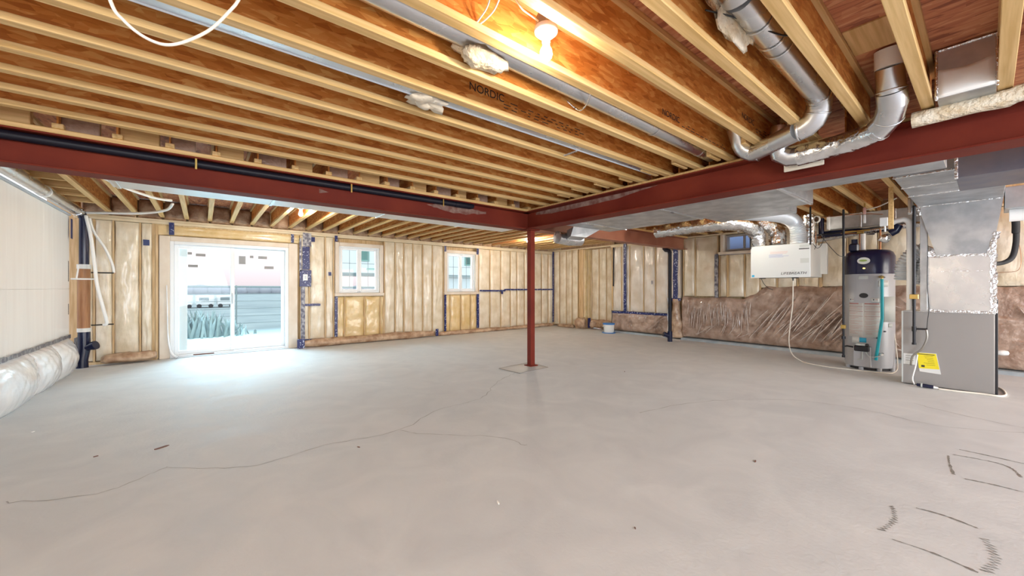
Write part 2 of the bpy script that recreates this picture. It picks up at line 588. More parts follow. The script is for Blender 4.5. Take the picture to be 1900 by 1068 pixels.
marks = [
    [(4.328, .182), (4.15, .17), (3.918, .141)],
    [(4.381, .163), (4.41, .05), (4.413, -.055), (4.35, -.11), (4.209, -.141)],
    [(3.885, .093), (3.91, -.02), (3.911, -.141)],
    [(4.56, .136), (4.56, 0), (4.547, -.163)],
    [(3.156, .254), (3.17, .15), (3.138, .03)],
    [(2.669, .298), (2.68, .16), (2.651, .025)],
]
for mk in marks:
    p = sm([(x, y, 0) for x, y in mk], 10)
    v, f = ribbon(p, 0.0055, jit=0.8)
    obj('marker_line', M().add(v, f), 'inkmark', floor)
# the two scribbled ends: zigzag strokes
for a, b, w in (((3.076, .345), (2.721, .345), .014), ((3.035, .010), (2.685, .004), .020)):
    pts = []
    nz = 26
    for i in range(nz):
        u = i / (nz - 1)
        sgn = 1 if i % 2 else -1
        pts.append((a[0] + (b[0] - a[0]) * u, a[1] + (b[1] - a[1]) * u - 0.03 * math.sin(u * PI) + sgn * w * random.uniform(.5, 1)))
    v, f = ribbon([(x, y, 0) for x, y in pts], 0.004, jit=0.5)
    obj('marker_scribble', M().add(v, f), 'inkmark', floor)
cracks = [
    [(-.2, 3.6), (.25, 3.25), (.75, 3.3), (1.35, 3.25), (1.9, 3.55), (2.45, 3.6), (3.0, 4.05), (3.55, 4.35)],
    [(1.35, 3.25), (1.5, 3.0), (1.9, 2.6), (2.0, 2.3)],
    [(3.4, 2.2), (4.2, 2.0), (5.0, 1.5), (5.3, .9), (5.2, .3), (5.6, -.3)],
    [(6.0, .5), (5.8, .1), (5.6, -.6)],
    [(-.9, 3.6), (-.5, 3.4), (-.2, 3.6)],
]
for c in cracks:
    p = sm([(x, y, 0) for x, y in c], 8)
    p = [q + Vector((random.uniform(-.015, .015), random.uniform(-.015, .015), 0)) for q in p]
    v, f = ribbon(p, 0.003, z=0.001, jit=0.6)
    obj('hairline_crack', M().add(v, f), 'crack', floor)
# footing pad round the post
pad = struct('trim_1', M().hull([(3.56, 4.74, 0), (3.60, 4.28, 0), (4.21, 4.32, 0), (4.24, 4.80, 0)],
                                [(3.565, 4.735, .006), (3.605, 4.285, .006), (4.205, 4.325, .006), (4.235, 4.795, .006)]), 'pad')

for a_, b_ in (((3.56, 4.74), (3.60, 4.28)), ((3.60, 4.28), (4.21, 4.32)), ((4.21, 4.32), (4.24, 4.80)), ((4.24, 4.80), (3.56, 4.74))):
    v, f = ribbon([a_, ((a_[0] + b_[0]) / 2, (a_[1] + b_[1]) / 2 + .004), b_], .010, z=.0085)
    obj('pad_joint', M().add(v, f), 'inkmark', floor)
# ------------------------------------------------------------ subfloor: sheets of strand board
ceiling = struct('ceiling', M().box((XL - 0.3, -3.2, ZD + 0.018), (XR + 0.3, YB + 0.25, ZD + 0.2)), 'deck')
y = YF
row = 0
while y < YB:
    x = XL - (0.6 if row % 2 else 0)
    while x < XR:
        x0, x1 = max(x, XL) + .002, min(x + 2.44, XR) - .002
        y0, y1 = y + .002, min(y + 1.22, YB) - .002
        if x1 > x0 and x1 > -0.5 and y1 > -1.5:
            obj('subfloor_sheet', M().box((x0, y0, ZD), (x1, y1, ZD + 0.018)), 'deck', ceiling)
        x += 2.44
    y += 1.22
    row += 1

# ------------------------------------------------------------ walls: sheathing with openings
DX0, DX1, DZ1 = -0.46, 1.38, 2.085
W1 = (2.37, 3.28, 1.14, 2.20)
W2 = (5.10, 6.00, 1.15, 2.20)
ys0, ys1 = 9.22, 9.36
wb = M()
wb.box((XL - .3, ys0, 0), (DX0, ys1, ZD)).box((DX0, ys0, DZ1), (DX1, ys1, ZD))
wb.box((DX1, ys0, 0), (W1[0], ys1, ZD)).box((W1[0], ys0, 0), (W1[1], ys1, W1[2])).box((W1[0], ys0, W1[3]), (W1[1], ys1, ZD))
wb.box((W1[1], ys0, 0), (W2[0], ys1, ZD)).box((W2[0], ys0, 0), (W2[1], ys1, W2[2])).box((W2[0], ys0, W2[3]), (W2[1], ys1, ZD))
wb.box((W2[1], ys0, 0), (XR + .9, ys1, ZD))
wall_back = struct('wall_back', wb, 'stud')
WY0, WY1, WZ0, WZ1 = 3.10, 3.72, 2.08, 2.44     # small high window in the right wall
wr = M()
wr.box((9.30, -3.2, 0), (9.44, WY0, ZD)).box((9.30, WY1, 0), (9.44, 6.8, ZD)).box((9.30, WY0, 0), (9.44, WY1, WZ0)).box((9.30, WY0, WZ1), (9.44, WY1, ZD))
wr.box((9.62, 6.75, 0), (9.76, ys1, ZD)).box((9.30, 6.75, 0), (9.76, 6.8, ZD))
wall_right = struct('wall_right', wr, 'stud')
wall_front = None and struct('wall_front', M().box((XL - .3, YF - .15, 0), (XR + .3, YF, ZD)), 'white_wall')


def puff(u, v, seed, amp=1.0):
    e = min(1.0, (1 - abs(2 * u - 1) ** 5)) * min(1.0, (1 - abs(2 * v - 1) ** 14))
    return e * (0.75 + 0.35 * pn(Vector((u * 2.2 + seed * 3.1, v * 5.0, seed))) + 0.16 * pn(Vector((u * 6 + seed, v * 16, seed * 2.3)))) * amp


def batt(wall, axis, a0, a1, z0, z1, base, out, bulge=0.045, m='batt', name='insulation_batt', seed=None, nz=None):
    seed = random.uniform(0, 50) if seed is None else seed
    nu = 14
    nz = nz or max(8, int((z1 - z0) / 0.045))
    cr_ = .016 if m == 'battp' else .007
    P = []
    for i in range(nu + 1):
        rowp = []
        for j in range(nz + 1):
            u, v = i / nu, j / nz
            d = puff(u, v, seed) * bulge + cr_ * min(1, 8 * min(u, 1 - u)) * (abs(pn(Vector((u * 5 + seed, v * 13 + u * 4, seed)))) * 1.6 - .3)
            wig = 0.012 * pn(Vector((seed, v * 6, 7))) * (1 if i in (0, nu) else 0.5)
            a = a0 + (a1 - a0) * u + wig
            z = z0 + (z1 - z0) * v
            rowp.append((a, base + out * d, z) if axis == 'Y' else (base + out * d, a, z))
        P.append(rowp)
    bk = (0, -out * 0.03, 0) if axis == 'Y' else (-out * 0.03, 0, 0)
    return obj(name, M().grid(P, bk), m, wall, 60)


def strip(wall, axis, a0, a1, z0, z1, base, out, m='tape', name='tape_strip', th=0.004, wav=0.006):
    n = max(2, int(max(abs(a1 - a0), z1 - z0) / 0.08))
    vert = (z1 - z0) > abs(a1 - a0)
    P = []
    for i in range(n + 1):
        u = i / n
        wv = wav * pn(Vector((u * n * 0.8, a0 * 3, z0)))
        r = []
        for s in (0, 1):
            if vert:
                a, z = (a0, a1)[s] + wv, z0 + (z1 - z0) * u
            else:
                a, z = a0 + (a1 - a0) * u, (z0, z1)[s] + wv
            d = base + out * (th + 0.003 * pn(Vector((u * n, s, 4))))
            r.append((a, d, z) if axis == 'Y' else (d, a, z))
        P.append(r)
    bk = (0, -out * th, 0) if axis == 'Y' else (-out * th, 0, 0)
    return obj(name, M().grid(P, bk), m, wall)


# back wall: stud lines (x of the visible stud), then the bays between them
def bay_run(wall, axis, lines, z0, z1, base, out, m='batt', sw=0.024, bulge=0.045, stud_m='stud'):
    for k, a in enumerate(lines):
        g_ = M()
        if axis == 'Y':
            g_.box((a - sw / 2, base - 0.004, z0), (a + sw / 2, base + 0.08, z1))
        else:
            g_.box((base - 0.004, a - sw / 2, z0), (base + 0.08, a + sw / 2, z1))
        obj('stud', g_, stud_m, wall)
    L = sorted(lines)
    for a, b in zip(L[:-1], L[1:]):
        batt(wall, axis, a + sw / 2, b - sw / 2, z0 + .01, z1 - .005, base + (0.012 if axis == 'Y' else 0.012), out, bulge, m)


YW = 9.12
bay_run(wall_back, 'Y', [-1.56, -1.382, -1.162, -0.84, -0.68], 0.05, 2.37, YW, -1)
bay_run(wall_back, 'Y', [1.60, 1.769, 2.088, 2.26], 0.05, 2.37, YW, -1)
bay_run(wall_back, 'Y', [2.30, 2.492, 2.933, 3.299, 3.37], 0.05, 1.06, YW, -1, m='yel')
bay_run(wall_back, 'Y', [3.40, 3.671, 3.893, 4.135, 4.40, 4.674, 5.0], 0.05, 2.37, YW, -1)
bay_run(wall_back, 'Y', [5.03, 5.203, 5.541, 5.858, 6.08], 0.05, 1.09, YW, -1, m='yel')
bay_run(wall_back, 'Y', [6.12, 6.527, 6.922, 7.293, 7.548, 7.856, 8.18, 8.597, 8.891, 9.12], 0.05, 2.37, YW, -1)
# extra jack studs left of the door
for x0, x1 in ((-0.672, -0.655), (-0.65, -0.61)):
    obj('stud', M().box((x0, YW - 0.012, 0.02), (x1, YW + 0.08, 2.36)), 'stud', wall_back)
# top plates
tp = M().box((XL, YW - 0.035, 2.372), (9.12, ys0, 2.412))
obj('top_plate', tp, 'plate', wall_back)
obj('top_plate', M().box((XL, YW - 0.02, 2.416), (9.12, ys0, 2.452)), 'plate', wall_back)
obj('bottom_plate', M().box((XL, YW, 0.0), (-0.62, ys0, 0.045)), 'stud', wall_back)
obj('bottom_plate', M().box((1.56, YW, 0.0), (9.12, ys0, 0.045)), 'stud', wall_back)
# rim area above the plate: puffs of insulation between joists
for k in range(33):
    xa = 0.097 + 0.3257 * (k - 5)
    if xa + 0.3 < 9.1:
        batt(wall_back, 'Y', xa + .012, xa + .3137, 2.456, 2.785, YW + 0.02, -1, 0.06 + 0.03 * random.random(), 'roll', 'rim_batt', nz=6)

# header over the door: yellow batt behind poly
batt(wall_back, 'Y', -0.66, 1.58, 2.185, 2.365, YW + 0.01, -1, 0.03, 'yel', 'header_batt', nz=8)
obj('header_lumber', M().box((-0.68, YW - 0.006, 2.345), (1.58, YW + 0.06, 2.371)), 'stud', wall_back)
# door trim of pale wrapped wood
dt = wall_back
obj('door_trim', M().bbox((-0.60, YW - 0.03, 0), (DX0, ys0, 2.175)), 'palewood', dt)
obj('door_trim', M().bbox((DX1, YW - 0.03, 0), (1.545, ys0, 2.175)), 'palewood', dt)
obj('door_trim', M().bbox((DX0, YW - 0.03, DZ1), (DX1, ys0, 2.175)), 'palewood', dt)


def frame_mb(x0, x1, z0, z1, w, y0, y1, bottom=None):
    g_ = M()
    b = w if bottom is None else bottom
    g_.bbox((x0, y0, z0), (x0 + w, y1, z1)).bbox((x1 - w, y0, z0), (x1, y1, z1))
    g_.bbox((x0 + w, y0, z1 - w), (x1 - w, y1, z1)).bbox((x0 + w, y0, z0), (x1 - w, y1, z0 + b))
    return g_


# ---- patio door
door = struct('door_1', frame_mb(DX0, DX1, 0.0, DZ1, 0.055, 9.10, 9.30, 0.05), 'vinyl')
obj('sliding_panel', frame_mb(-0.405, 0.475, 0.05, 2.03, 0.062, 9.155, 9.195), 'vinyl', door)
obj('fixed_panel', frame_mb(0.41, 1.325, 0.05, 2.03, 0.062, 9.215, 9.255), 'vinyl', door)
obj('glass_pane', M().box((-0.343, 9.174, 0.112), (0.413, 9.178, 1.968)), 'glass', door)
obj('glass_pane', M().box((0.472, 9.233, 0.112), (1.263, 9.237, 1.968)), 'glass', door)
obj('inner_stile', M().bbox((-0.343, 9.20, 0.11), (-0.225, 9.215, 1.97)), 'vinyl', door)
obj('handle', M().bbox((0.43, 9.135, 0.95), (0.452, 9.155, 1.15)).bbox((0.434, 9.125, 0.97), (0.448, 9.14, 1.13)), 'vinylshade', door)
for (x, z, w, hh) in ((-.19, 1.885, .06, .045), (-.035, 1.862, .14, .05), (-.145, 1.655, .14, .05)):
    obj('glass_sticker', M().box((x - w / 2, 9.171, z - hh / 2), (x + w / 2, 9.1735, z + hh / 2)), 'sticker', door)
for (x, z, w, hh) in ((.60, 1.80, .11, .16), (.755, 1.872, .06, .05), (.94, 1.865, .15, .055), (1.05, 1.665, .16, .055)):
    obj('glass_sticker', M().box((x - w / 2, 9.2305, z - hh / 2), (x + w / 2, 9.2325, z + hh / 2)), 'sticker', door)
obj('threshold', M().bbox((DX0, 9.03, 0.0), (DX1, 9.10, 0.018)), 'vinylshade', door)
lb = obj('threshold_label', M().box((-0.14, 9.097, 0.022), (0.16, 9.0995, 0.042)), 'chip', door)


# ---- casement windows
def casement(name, x0, x1, z0, z1):
    w = struct(name, frame_mb(x0, x1, z0, z1, 0.035, 9.13, 9.25), 'vinyl')
    obj('jamb_liner', frame_mb(x0 - .085, x1 + .085, z0 - .004, z1 + .075, 0.082, 9.085, 9.22, 0.001), 'palewood', w)
    obj('sill_board', M().bbox((x0 - .095, 9.065, z0 - .075), (x1 + .095, 9.22, z0 - .004)), 'palewood', w)
    mid = (x0 + x1) / 2
    for a, b in ((x0 + .035, mid), (mid, x1 - .035)):
        s_ = obj('sash', frame_mb(a, b, z0 + .035, z1 - .035, 0.05, 9.16, 9.21), 'vinyl', w)
        gx0, gx1, gz0, gz1 = a + .05, b - .05, z0 + .085, z1 - .085
        obj('glass_pane', M().box((gx0, 9.184, gz0), (gx1, 9.188, gz1)), 'glass', s_)
        mm = M().box(((gx0 + gx1) / 2 - .005, 9.189, gz0), ((gx0 + gx1) / 2 + .005, 9.194, gz1))
        obj('muntin', mm, 'sticker', s_)
        for q in (1 / 3, 2 / 3):
            zz = gz0 + (gz1 - gz0) * q
            obj('muntin', M().box((gx0, 9.189, zz - .005), (gx1, 9.194, zz + .005)), 'sticker', s_)
    obj('crank', M().bbox((mid - .06, 9.105, z0 + .012), (mid + .02, 9.13, z0 + .03)), 'vinylshade', w)
    return w


casement('window_1', *W1)
casement('window_2', *W2)

# ---- right wall: bays
XW = 9.14
# part with the projecting corner nearer the back
bay_run(wall_right, 'X', [9.10, 8.85, 8.55, 8.30, 8.05], 0.05, 2.45, XW, -1)
jog = M().box((XW, 7.80, 0), (9.62, 7.82, 2.45))
obj('return_panel', jog, 'stud', wall_right)
for x0, x1 in ((9.15, 9.30), (9.31, 9.45), (9.46, 9.60)):
    batt(wall_right, 'Y', x0, x1, 0.02, 2.44, 7.80, -1, 0.03, 'yel')
obj('corner_post', M().bbox((XW - .02, 7.81, 0), (XW + .05, 8.0, 2.45)), 'stud', wall_right)
bay_run(wall_right, 'X', [7.79, 7.50, 7.22, 6.98, 6.82], 0.05, 2.45, 9.48, -1)
obj('corner_post', M().bbox((9.16, 6.70, 0.58), (9.5, 6.80, 2.45)), 'stud', wall_right)
# part up to the beam post, above a low foundation step
bay_run(wall_right, 'X', [6.74, 6.446, 6.18, 5.753, 5.409, 5.05], 0.60, 2.45, XW, -1, 'battp')
# main part
bay_run(wall_right, 'X', [4.66, 4.374, 3.858], 1.05, 2.45, XW, -1)
bay_run(wall_right, 'X', [3.82, 3.65, 3.30, 3.00], 1.05, 2.0, XW, -1)
bay_run(wall_right, 'X', [3.04, 2.70, 2.35, 2.0], 1.25, 2.45, XW, -1)
bay_run(wall_right, 'X', [1.98, 1.60, 1.18, 0.80, 0.40, 0.0, -0.40, -0.8], 1.27, 2.45, XW, -1, 'batt')
obj('top_plate', M().box((XW - .02, -1.6, 2.452), (9.3, 9.12, 2.486)), 'plate', wall_right)
obj('top_plate', M().box((XW - .03, 4.72, 2.412), (9.3, 6.8, 2.450)), 'plate', wall_right)


# poly-covered blanket with folds
def blanket(name, y0, y1, z0, top, base, m, folds, seed, dy=0.028, bulge=0.05):
    ny = int(abs(y1 - y0) / dy)
    nz = 46
    Y = np.linspace(y0, y1, ny + 1)
    D = np.zeros((ny + 1, nz + 1))
    Z = np.zeros_like(D)
    for i, yy in enumerate(Y):
        zt = top(yy)
        for j in range(nz + 1):
            Z[i, j] = z0 + (zt - z0) * j / nz
            v = j / nz
            e = min(1, (1 - abs(2 * v - 1) ** 8))
            D[i, j] = e * bulge * (0.8 + 0.5 * pn(Vector((yy * 1.7, Z[i, j] * 1.9, seed))) + 0.22 * pn(Vector((yy * 7, Z[i, j] * 7, seed + 3))) + 0.10 * pn(Vector((yy * 19, Z[i, j] * 15, seed + 9))))
    YY = np.repeat(Y[:, None], nz + 1, 1)
    for (ya, za, yb, zb, w, hh) in folds:
        dx, dz = yb - ya, zb - za
        L = math.hypot(dx, dz)
        s = ((YY - ya) * dx + (Z - za) * dz) / L ** 2
        dd = ((YY - ya) * dz - (Z - za) * dx) / L
        en = np.clip(np.minimum(s + 0.02, 1.02 - s) * 6, 0, 1)
        D += hh * en * (np.exp(-(dd / w) ** 2) - 0.6 * np.exp(-((dd - 1.7 * w) / w) ** 2))
    P = [[(base - D[i, j], Y[i], Z[i, j]) for j in range(nz + 1)] for i in range(ny + 1)]
    return obj(name, M().grid(P, (0.05, 0, 0)), m, wall_right, True)


rs = random.Random(3)
folds = []
for _ in range(70):      # vertical gathers left of the window stud
    yy = rs.uniform(3.15, 4.6)
    zc = rs.uniform(.55, .85)
    folds.append((yy + rs.uniform(0, .06), zc - rs.uniform(.15, .4), yy, zc + rs.uniform(.1, .25), rs.uniform(.008, .018), rs.uniform(.008, .02)))
for _ in range(66):      # long diagonals under the ventilator
    ya = rs.uniform(1.6, 3.2)
    za = rs.uniform(.08, .5)
    ln = rs.uniform(.4, 1.1)
    an = rs.uniform(.75, 1.1)
    folds.append((ya, za, ya - ln * math.cos(an), za + ln * math.sin(an), rs.uniform(.010, .024), rs.uniform(.012, .032)))
for _ in range(14):
    ya = rs.uniform(3.2, 4.4)
    folds.append((ya, .12, ya - rs.uniform(.1, .4), rs.uniform(.3, .6), .014, .015))
for _ in range(26):
    ya = rs.uniform(-1.2, 1.5)
    folds.append((ya, rs.uniform(.2, 1.1), ya - .5, rs.uniform(.1, .9), rs.uniform(.012, .03), .02))


def topf(y):
    if y > 3.3:
        return 1.03 + .02 * math.sin(y * 7)
    if y > 2.9:
        return 1.03 + (3.3 - y) / .4 * .24
    return 1.28 + .015 * math.sin(y * 9)


blanket('poly_blanket', 4.68, -1.5, 0.07, topf, XW, 'brown', folds, 2.0)
cg = M()  # pale strips on the folds, standing in for glossy streaks of light
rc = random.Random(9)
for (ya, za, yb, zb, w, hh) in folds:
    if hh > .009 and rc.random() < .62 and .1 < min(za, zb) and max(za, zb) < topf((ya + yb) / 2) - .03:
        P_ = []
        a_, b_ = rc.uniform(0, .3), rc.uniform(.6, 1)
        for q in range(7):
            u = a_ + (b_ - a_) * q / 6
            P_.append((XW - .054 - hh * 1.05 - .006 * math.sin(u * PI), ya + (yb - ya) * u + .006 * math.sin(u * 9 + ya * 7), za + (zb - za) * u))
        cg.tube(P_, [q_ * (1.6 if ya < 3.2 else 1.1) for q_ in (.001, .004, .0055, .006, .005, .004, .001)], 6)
o = obj('poly_crease_glint', cg, 'crease_glint', wall_right, True, kind='stuff')
folds2 = [(5.3 + rs.uniform(-.1, .3), .12, 5.05 + rs.uniform(0, .1), .55, .014, .03) for _ in range(10)]
folds2 += [(yy, .15, yy - .1, .55, .012, .014) for yy in [rs.uniform(5.2, 6.6) for _ in range(16)]]
blanket('poly_blanket', 6.72, 5.02, 0.06, lambda y: .585, XW - .01, 'brown', folds2, 8.0)
obj('footing_curb', M().hull([(9.02, 6.75, 0), (9.3, 6.75, 0), (9.3, 4.98, 0), (9.02, 4.98, 0)], [(9.05, 6.75, .045), (9.3, 6.75, .045), (9.3, 4.98, .045), (9.05, 4.98, .045)]), 'curb', wall_right)
obj('footing_curb', M().hull([(8.98, 4.66, 0), (9.3, 4.66, 0), (9.3, -1.6, 0), (8.98, -1.6, 0)], [(9.03, 4.66, .05), (9.3, 4.66, .05), (9.3, -1.6, .05), (9.03, -1.6, .05)]), 'curb', wall_right)
# bare bottle-shaped batt and post under the beam end
P = []
for j in range(22):
    z = .03 + .95 * j / 21
    hw = .15 - .07 * min(1, max(0, (z - .35) / .35)) + .008 * math.sin(z * 21)
    P.append([(9.10 - .07 * math.cos((q / 8 - .5) * PI) - .01 * pn(Vector((q, z * 9, 1))), 4.84 + hw * (2 * q / 8 - 1), z) for q in range(9)])
obj('bare_batt', M().grid(P, (.06, 0, 0)), 'roll', wall_right, 60)
obj('beam_post', M().box((9.10, 4.74, .98), (9.3, 4.98, 2.18)), 'palewood', wall_right)
obj('poly_drape', M().grid([[(9.07 - .02 * math.sin(i * 2.1 + j), 4.98 + .012 * i, .1 + .9 * j / 12) for j in range(13)] for i in range(5)], (.03, 0, 0)), 'white_poly', wall_right, 60)

# ---- window in the right wall
w3 = struct('window_3', M(), 'greywin') if False else None
g_ = M()
for a, b, c, d in ((WY0, WY0 + .04, WZ0, WZ1), (WY1 - .04, WY1, WZ0, WZ1), (WY0 + .04, WY1 - .04, WZ0, WZ0 + .04), (WY0 + .04, WY1 - .04, WZ1 - .04, WZ1)):
    g_.bbox((9.20, a, c), (9.34, b, d))
w3 = struct('window_3', g_, 'greywin')
obj('mullion', M().bbox((9.24, 3.33, WZ0 + .04), (9.30, 3.37, WZ1 - .04)), 'greywin', w3)
obj('glass_pane', M().box((9.27, 3.37, WZ0 + .04), (9.274, WY1 - .04, WZ1 - .04)), 'glass', w3)
obj('glass_pane', M().box((9.25, WY0 + .04, WZ0 + .04), (9.254, 3.33, WZ1 - .04)), 'glass', w3)
obj('wood_surround', M().bbox((9.09, WY1, WZ0 - .05), (9.3, WY1 + .07, 2.45)).bbox((9.09, WY0 - .07, WZ0 - .05), (9.3, WY0, 2.45)), 'palewood', w3)
obj('wood_sill', M().bbox((9.07, WY0 - .10, WZ0 - .085), (9.3, WY1 + .10, WZ0 - .02)), 'palewood', w3)
obj('cripple_stud', M().box((9.11, 3.62, 1.06), (9.14, 3.655, 1.99)), 'stud', w3)
wl = struct('trim_2', M().lathe([(0.62, 0), (0.62, 1.1)], (9.45, 3.4, 1.85), 24), 'windowwell') if False else None

# ---- tapes on the walls
T = lambda *a, **k: strip(wall_back, 'Y', *a, YW - 0.045, -1, **k)
T(-0.47, -0.40, 2.19, 2.41)
T(1.42, 1.475, 2.19, 2.37)
T(-0.80, -0.72, 1.98, 2.08, m='navy')
T(1.60, 1.68, 0.10, 1.27, m='silver_tape')
T(1.63, 1.77, 1.64, 2.13)
T(1.64, 1.80, 2.14, 2.42, m='silver_tape')
T(1.575, 1.615, 1.60, 2.3, m='silver_tape')
T(1.58, 1.80, 1.28, 1.63)
T(1.68, 1.98, .865, .915)
T(1.62, 2.0, .13, .165)
T(1.80, 1.87, 2.24, 2.34, m='navy')
T(2.27, 2.33, 2.28, 2.41)
T(2.27, 2.33, 0.15, 1.06)
T(2.14, 2.20, 1.52, 1.60, m='navy')
T(5.0, 5.06, 2.22, 2.37)
T(6.03, 6.10, 2.20, 2.37)
T(5.0, 5.06, 0.10, 1.07)
T(6.03, 6.11, 0.12, 1.08)
strip(wall_back, 'Y', 6.12, 7.05, 1.15, 1.195, YW - 0.055, -1)
strip(wall_back, 'Y', 7.0, 9.10, 1.18, 1.225, YW - 0.055, -1)
strip(wall_back, 'Y', 6.90, 6.97, 1.07, 1.16, YW - 0.05, -1)
strip(wall_back, 'Y', 9.04, 9.10, 0.12, 2.45, YW - 0.05, -1)
R_ = lambda *a, **k: strip(wall_right, 'X', *a, XW - 0.05, -1, **k)
R_(6.25, 6.34, .60, 2.48)
R_(5.05, 6.72, .545, .605, wav=0.01)
R_(6.66, 6.70, 1.3, 2.4, m='black', name='tape_strip')
R_(3.83, 3.91, 1.03, 2.02, m='silver_tape')
R_(3.05, 3.80, 1.985, 2.005, m='navy')
strip(wall_right, 'X', 4.78, 4.90, .95, 2.30, 9.09, -1, name='tape_strip', wav=.015)
strip(wall_right, 'X', 4.70, 4.98, .93, 1.0, 9.085, -1, name='tape_strip')
R_(5.45, 5.50, 1.35, 1.44, m='silver_tape', name='outlet_box')
R_(7.55, 7.60, .9, 1.0, m='navy') if False else None
# switch box on the taped strip by the door
sb = thing('light_switch', 'white light switch on the blue-taped strip right of the patio door', 'switch', (1.68, 9.05, 1.42))
obj('wall_plate', M().bbox((1.64, 9.055, 1.41), (1.73, 9.068, 1.54)), 'pvc', sb)
obj('rocker', M().bbox((1.667, 9.048, 1.44), (1.703, 9.056, 1.51)), 'vinylshade', sb)

# ---- left party wall
wl_ = M().box((XL - .2, -3.2, 0), (XL, YB - .35, 2.35))
wall_left = struct('wall_left', wl_, 'white_wall')
ya = -1.5
zsplit = 1.235
pw = 1.2
yy = 8.78
while yy > 1.5:
    y0 = yy - pw
    obj('wall_panel', M().bbox((XL, y0 + .001, .50), (XL + .012, yy - .001, zsplit), .002), 'white_wall', wall_left)
    obj('wall_panel', M().bbox((XL, y0 + .001, zsplit + .002), (XL + .012, yy - .001, 2.345), .002), 'white_wall', wall_left)
    yy = y0
obj('wall_cap', M().box((XL - .2, -3.2, 2.35), (XL + .03, YB - .36, 2.375)), 'vinylshade', wall_left)
# white puffed skirt of poly at its foot, in pillows
for k, (a, b) in enumerate(((8.62, 7.75), (7.75, 6.9), (6.9, 5.7), (5.7, 4.6), (4.6, 3.4))):
    P = []
    nu, nz = 26, 22
    for i in range(nu + 1):
        u = i / nu
        r = []
        for j in range(nz + 1):
            v = j / nz
            z = .50 * v
            prof = math.sin(PI * min(1, (v * .92 + .08))) ** .6
            d = (0.02 + .16 * prof * (0.35 + .65 * math.sin(PI * (u * .94 + .03)) ** .5))
            d += .010 * pn(Vector((u * 9 + k * 5, v * 5, k))) + .007 * math.sin(26 * math.atan2(v - 1.02, (u - .35) * 1.4)) * v ** 1.2
            r.append((XL + .01 + d, a + (b - a) * u, z))
        P.append(r)
    obj('poly_pillow', M().grid(P, (-.02, 0, 0)), 'white_poly', wall_left, True)
strip(wall_left, 'X', 3.4, 8.75, .485, .545, XL + .03, 1, m='silver_tape', wav=.02)
strip(wall_left, 'X', 8.55, 8.75, .05, .5, XL + .10, 1, m='silver_tape', wav=.02)
strip(wall_left, 'X', 8.70, 8.80, 2.0, 2.3, XL + .04, 1, m='navy')
for z in (.85, 1.35, 1.5):
    obj('ink_scrawl', M().box((XL + .012, 8.71, z), (XL + .014, 8.75, z + .16)), 'inkmark', wall_left)

# ============================================================ steel
def i_beam(name, a, b, axis, m, label, width=.25):
    """a, b: ends along the axis at centre line"""
    t_ = thing(name, label, 'beam', (a[0], a[1], ZS0))
    hw = width / 2
    if axis == 'X':
        obj('bottom_flange', M().bbox((a[0], a[1] - hw * .8, ZS0), (b[0], a[1] + hw * .8, ZS0 + .014), .003), m, t_)
        obj('top_flange', M().bbox((a[0], a[1] - hw * .8, ZS1 - .014), (b[0], a[1] + hw * .8, ZS1), .003), m, t_)
        obj('web', M().box((a[0], a[1] - .005, ZS0 + .014), (b[0], a[1] + .005, ZS1 - .014)), m, t_)
        obj('nailer', M().bbox((a[0], a[1] - hw * .85, ZS1), (b[0], a[1] + hw * .85, ZJ)), 'pine', t_)
    else:
        obj('bottom_flange', M().bbox((a[0] - hw, a[1], ZS0), (a[0] + hw, b[1], ZS0 + .014), .003), m, t_)
        obj('top_flange', M().bbox((a[0] - hw, a[1], ZS1 - .014), (a[0] + hw, b[1], ZS1), .003), m, t_)
        obj('web', M().box((a[0] - .005, a[1], ZS0 + .014), (a[0] + .005, b[1], ZS1 - .014)), m, t_)
        obj('nailer', M().bbox((a[0] - hw * .62, a[1], ZS1), (a[0] + hw * .62, b[1], ZJ)), 'pine', t_)
    return t_


lbm = i_beam('steel_beam', (XL - .05, YBM), (4.066, YBM), 'X', 'steel', 'long red-primed steel I-beam running from the left wall to the post')
rbm = i_beam('steel_beam', (XBM, -1.7), (XBM, YBM + .12), 'Y', 'steel', 'red-primed steel I-beam coming overhead from the right to the post')
i_beam('steel_beam', (4.215, YBM), (9.12, YBM), 'X', 'steel2', 'faded brown steel beam beyond the post, ending at the right wall')
P = []
for i in range(60):
    yy_ = 4.45 - i * .035
    lo_ = 2.40 - .03 * min(1, i / 10) + .018 * pn(Vector((yy_ * 4, 1, 1)))
    hi_ = 2.435
    if i > 40:
        lo_ = lo_ + (hi_ - lo_) * (i - 40) / 20
    P.append([(XBM - .0065, yy_, hi_), (XBM - .0065, yy_, lo_)])
obj('cement_smear', M().grid(P, (.001, 0, 0)), 'smear', rbm)
obj('cement_smear', M().grid([[(1.0 + i * .1, YBM - .0065, 2.30 + .03 * math.sin(i)), (1.0 + i * .1, YBM - .0065, 2.33 + .02 * math.cos(i * 2))] for i in range(2)]), 'smear', lbm)
obj('cement_smear', M().grid([[(2.3 + i * .05, YBM - .0065, 2.35 - .06 * math.sin(PI * i / 19) + .04 * pn(Vector((i * .45, 2, 2)))), (2.3 + i * .05, YBM - .0065, 2.355 + .05 * math.sin(PI * i / 19) + .03 * pn(Vector((i * .45, 5, 2))))] for i in range(20)], (0, .001, 0)), 'smear', lbm)
# post
post = thing('steel_post', 'square red steel post standing on the concrete footing pad', 'post', (4.10, 4.60, 0.006))
obj('shaft', M().bbox((4.055, 4.555, .016), (4.145, 4.645, ZS0 - .012), .004), 'steel', post)
obj('base_plate', M().bbox((4.02, 4.52, .006), (4.18, 4.68, .018), .002), 'steel', post)
obj('cap_plate', M().bbox((3.98, 4.50, ZS0 - .012), (4.20, 4.70, ZS0), .002), 'steel', post)

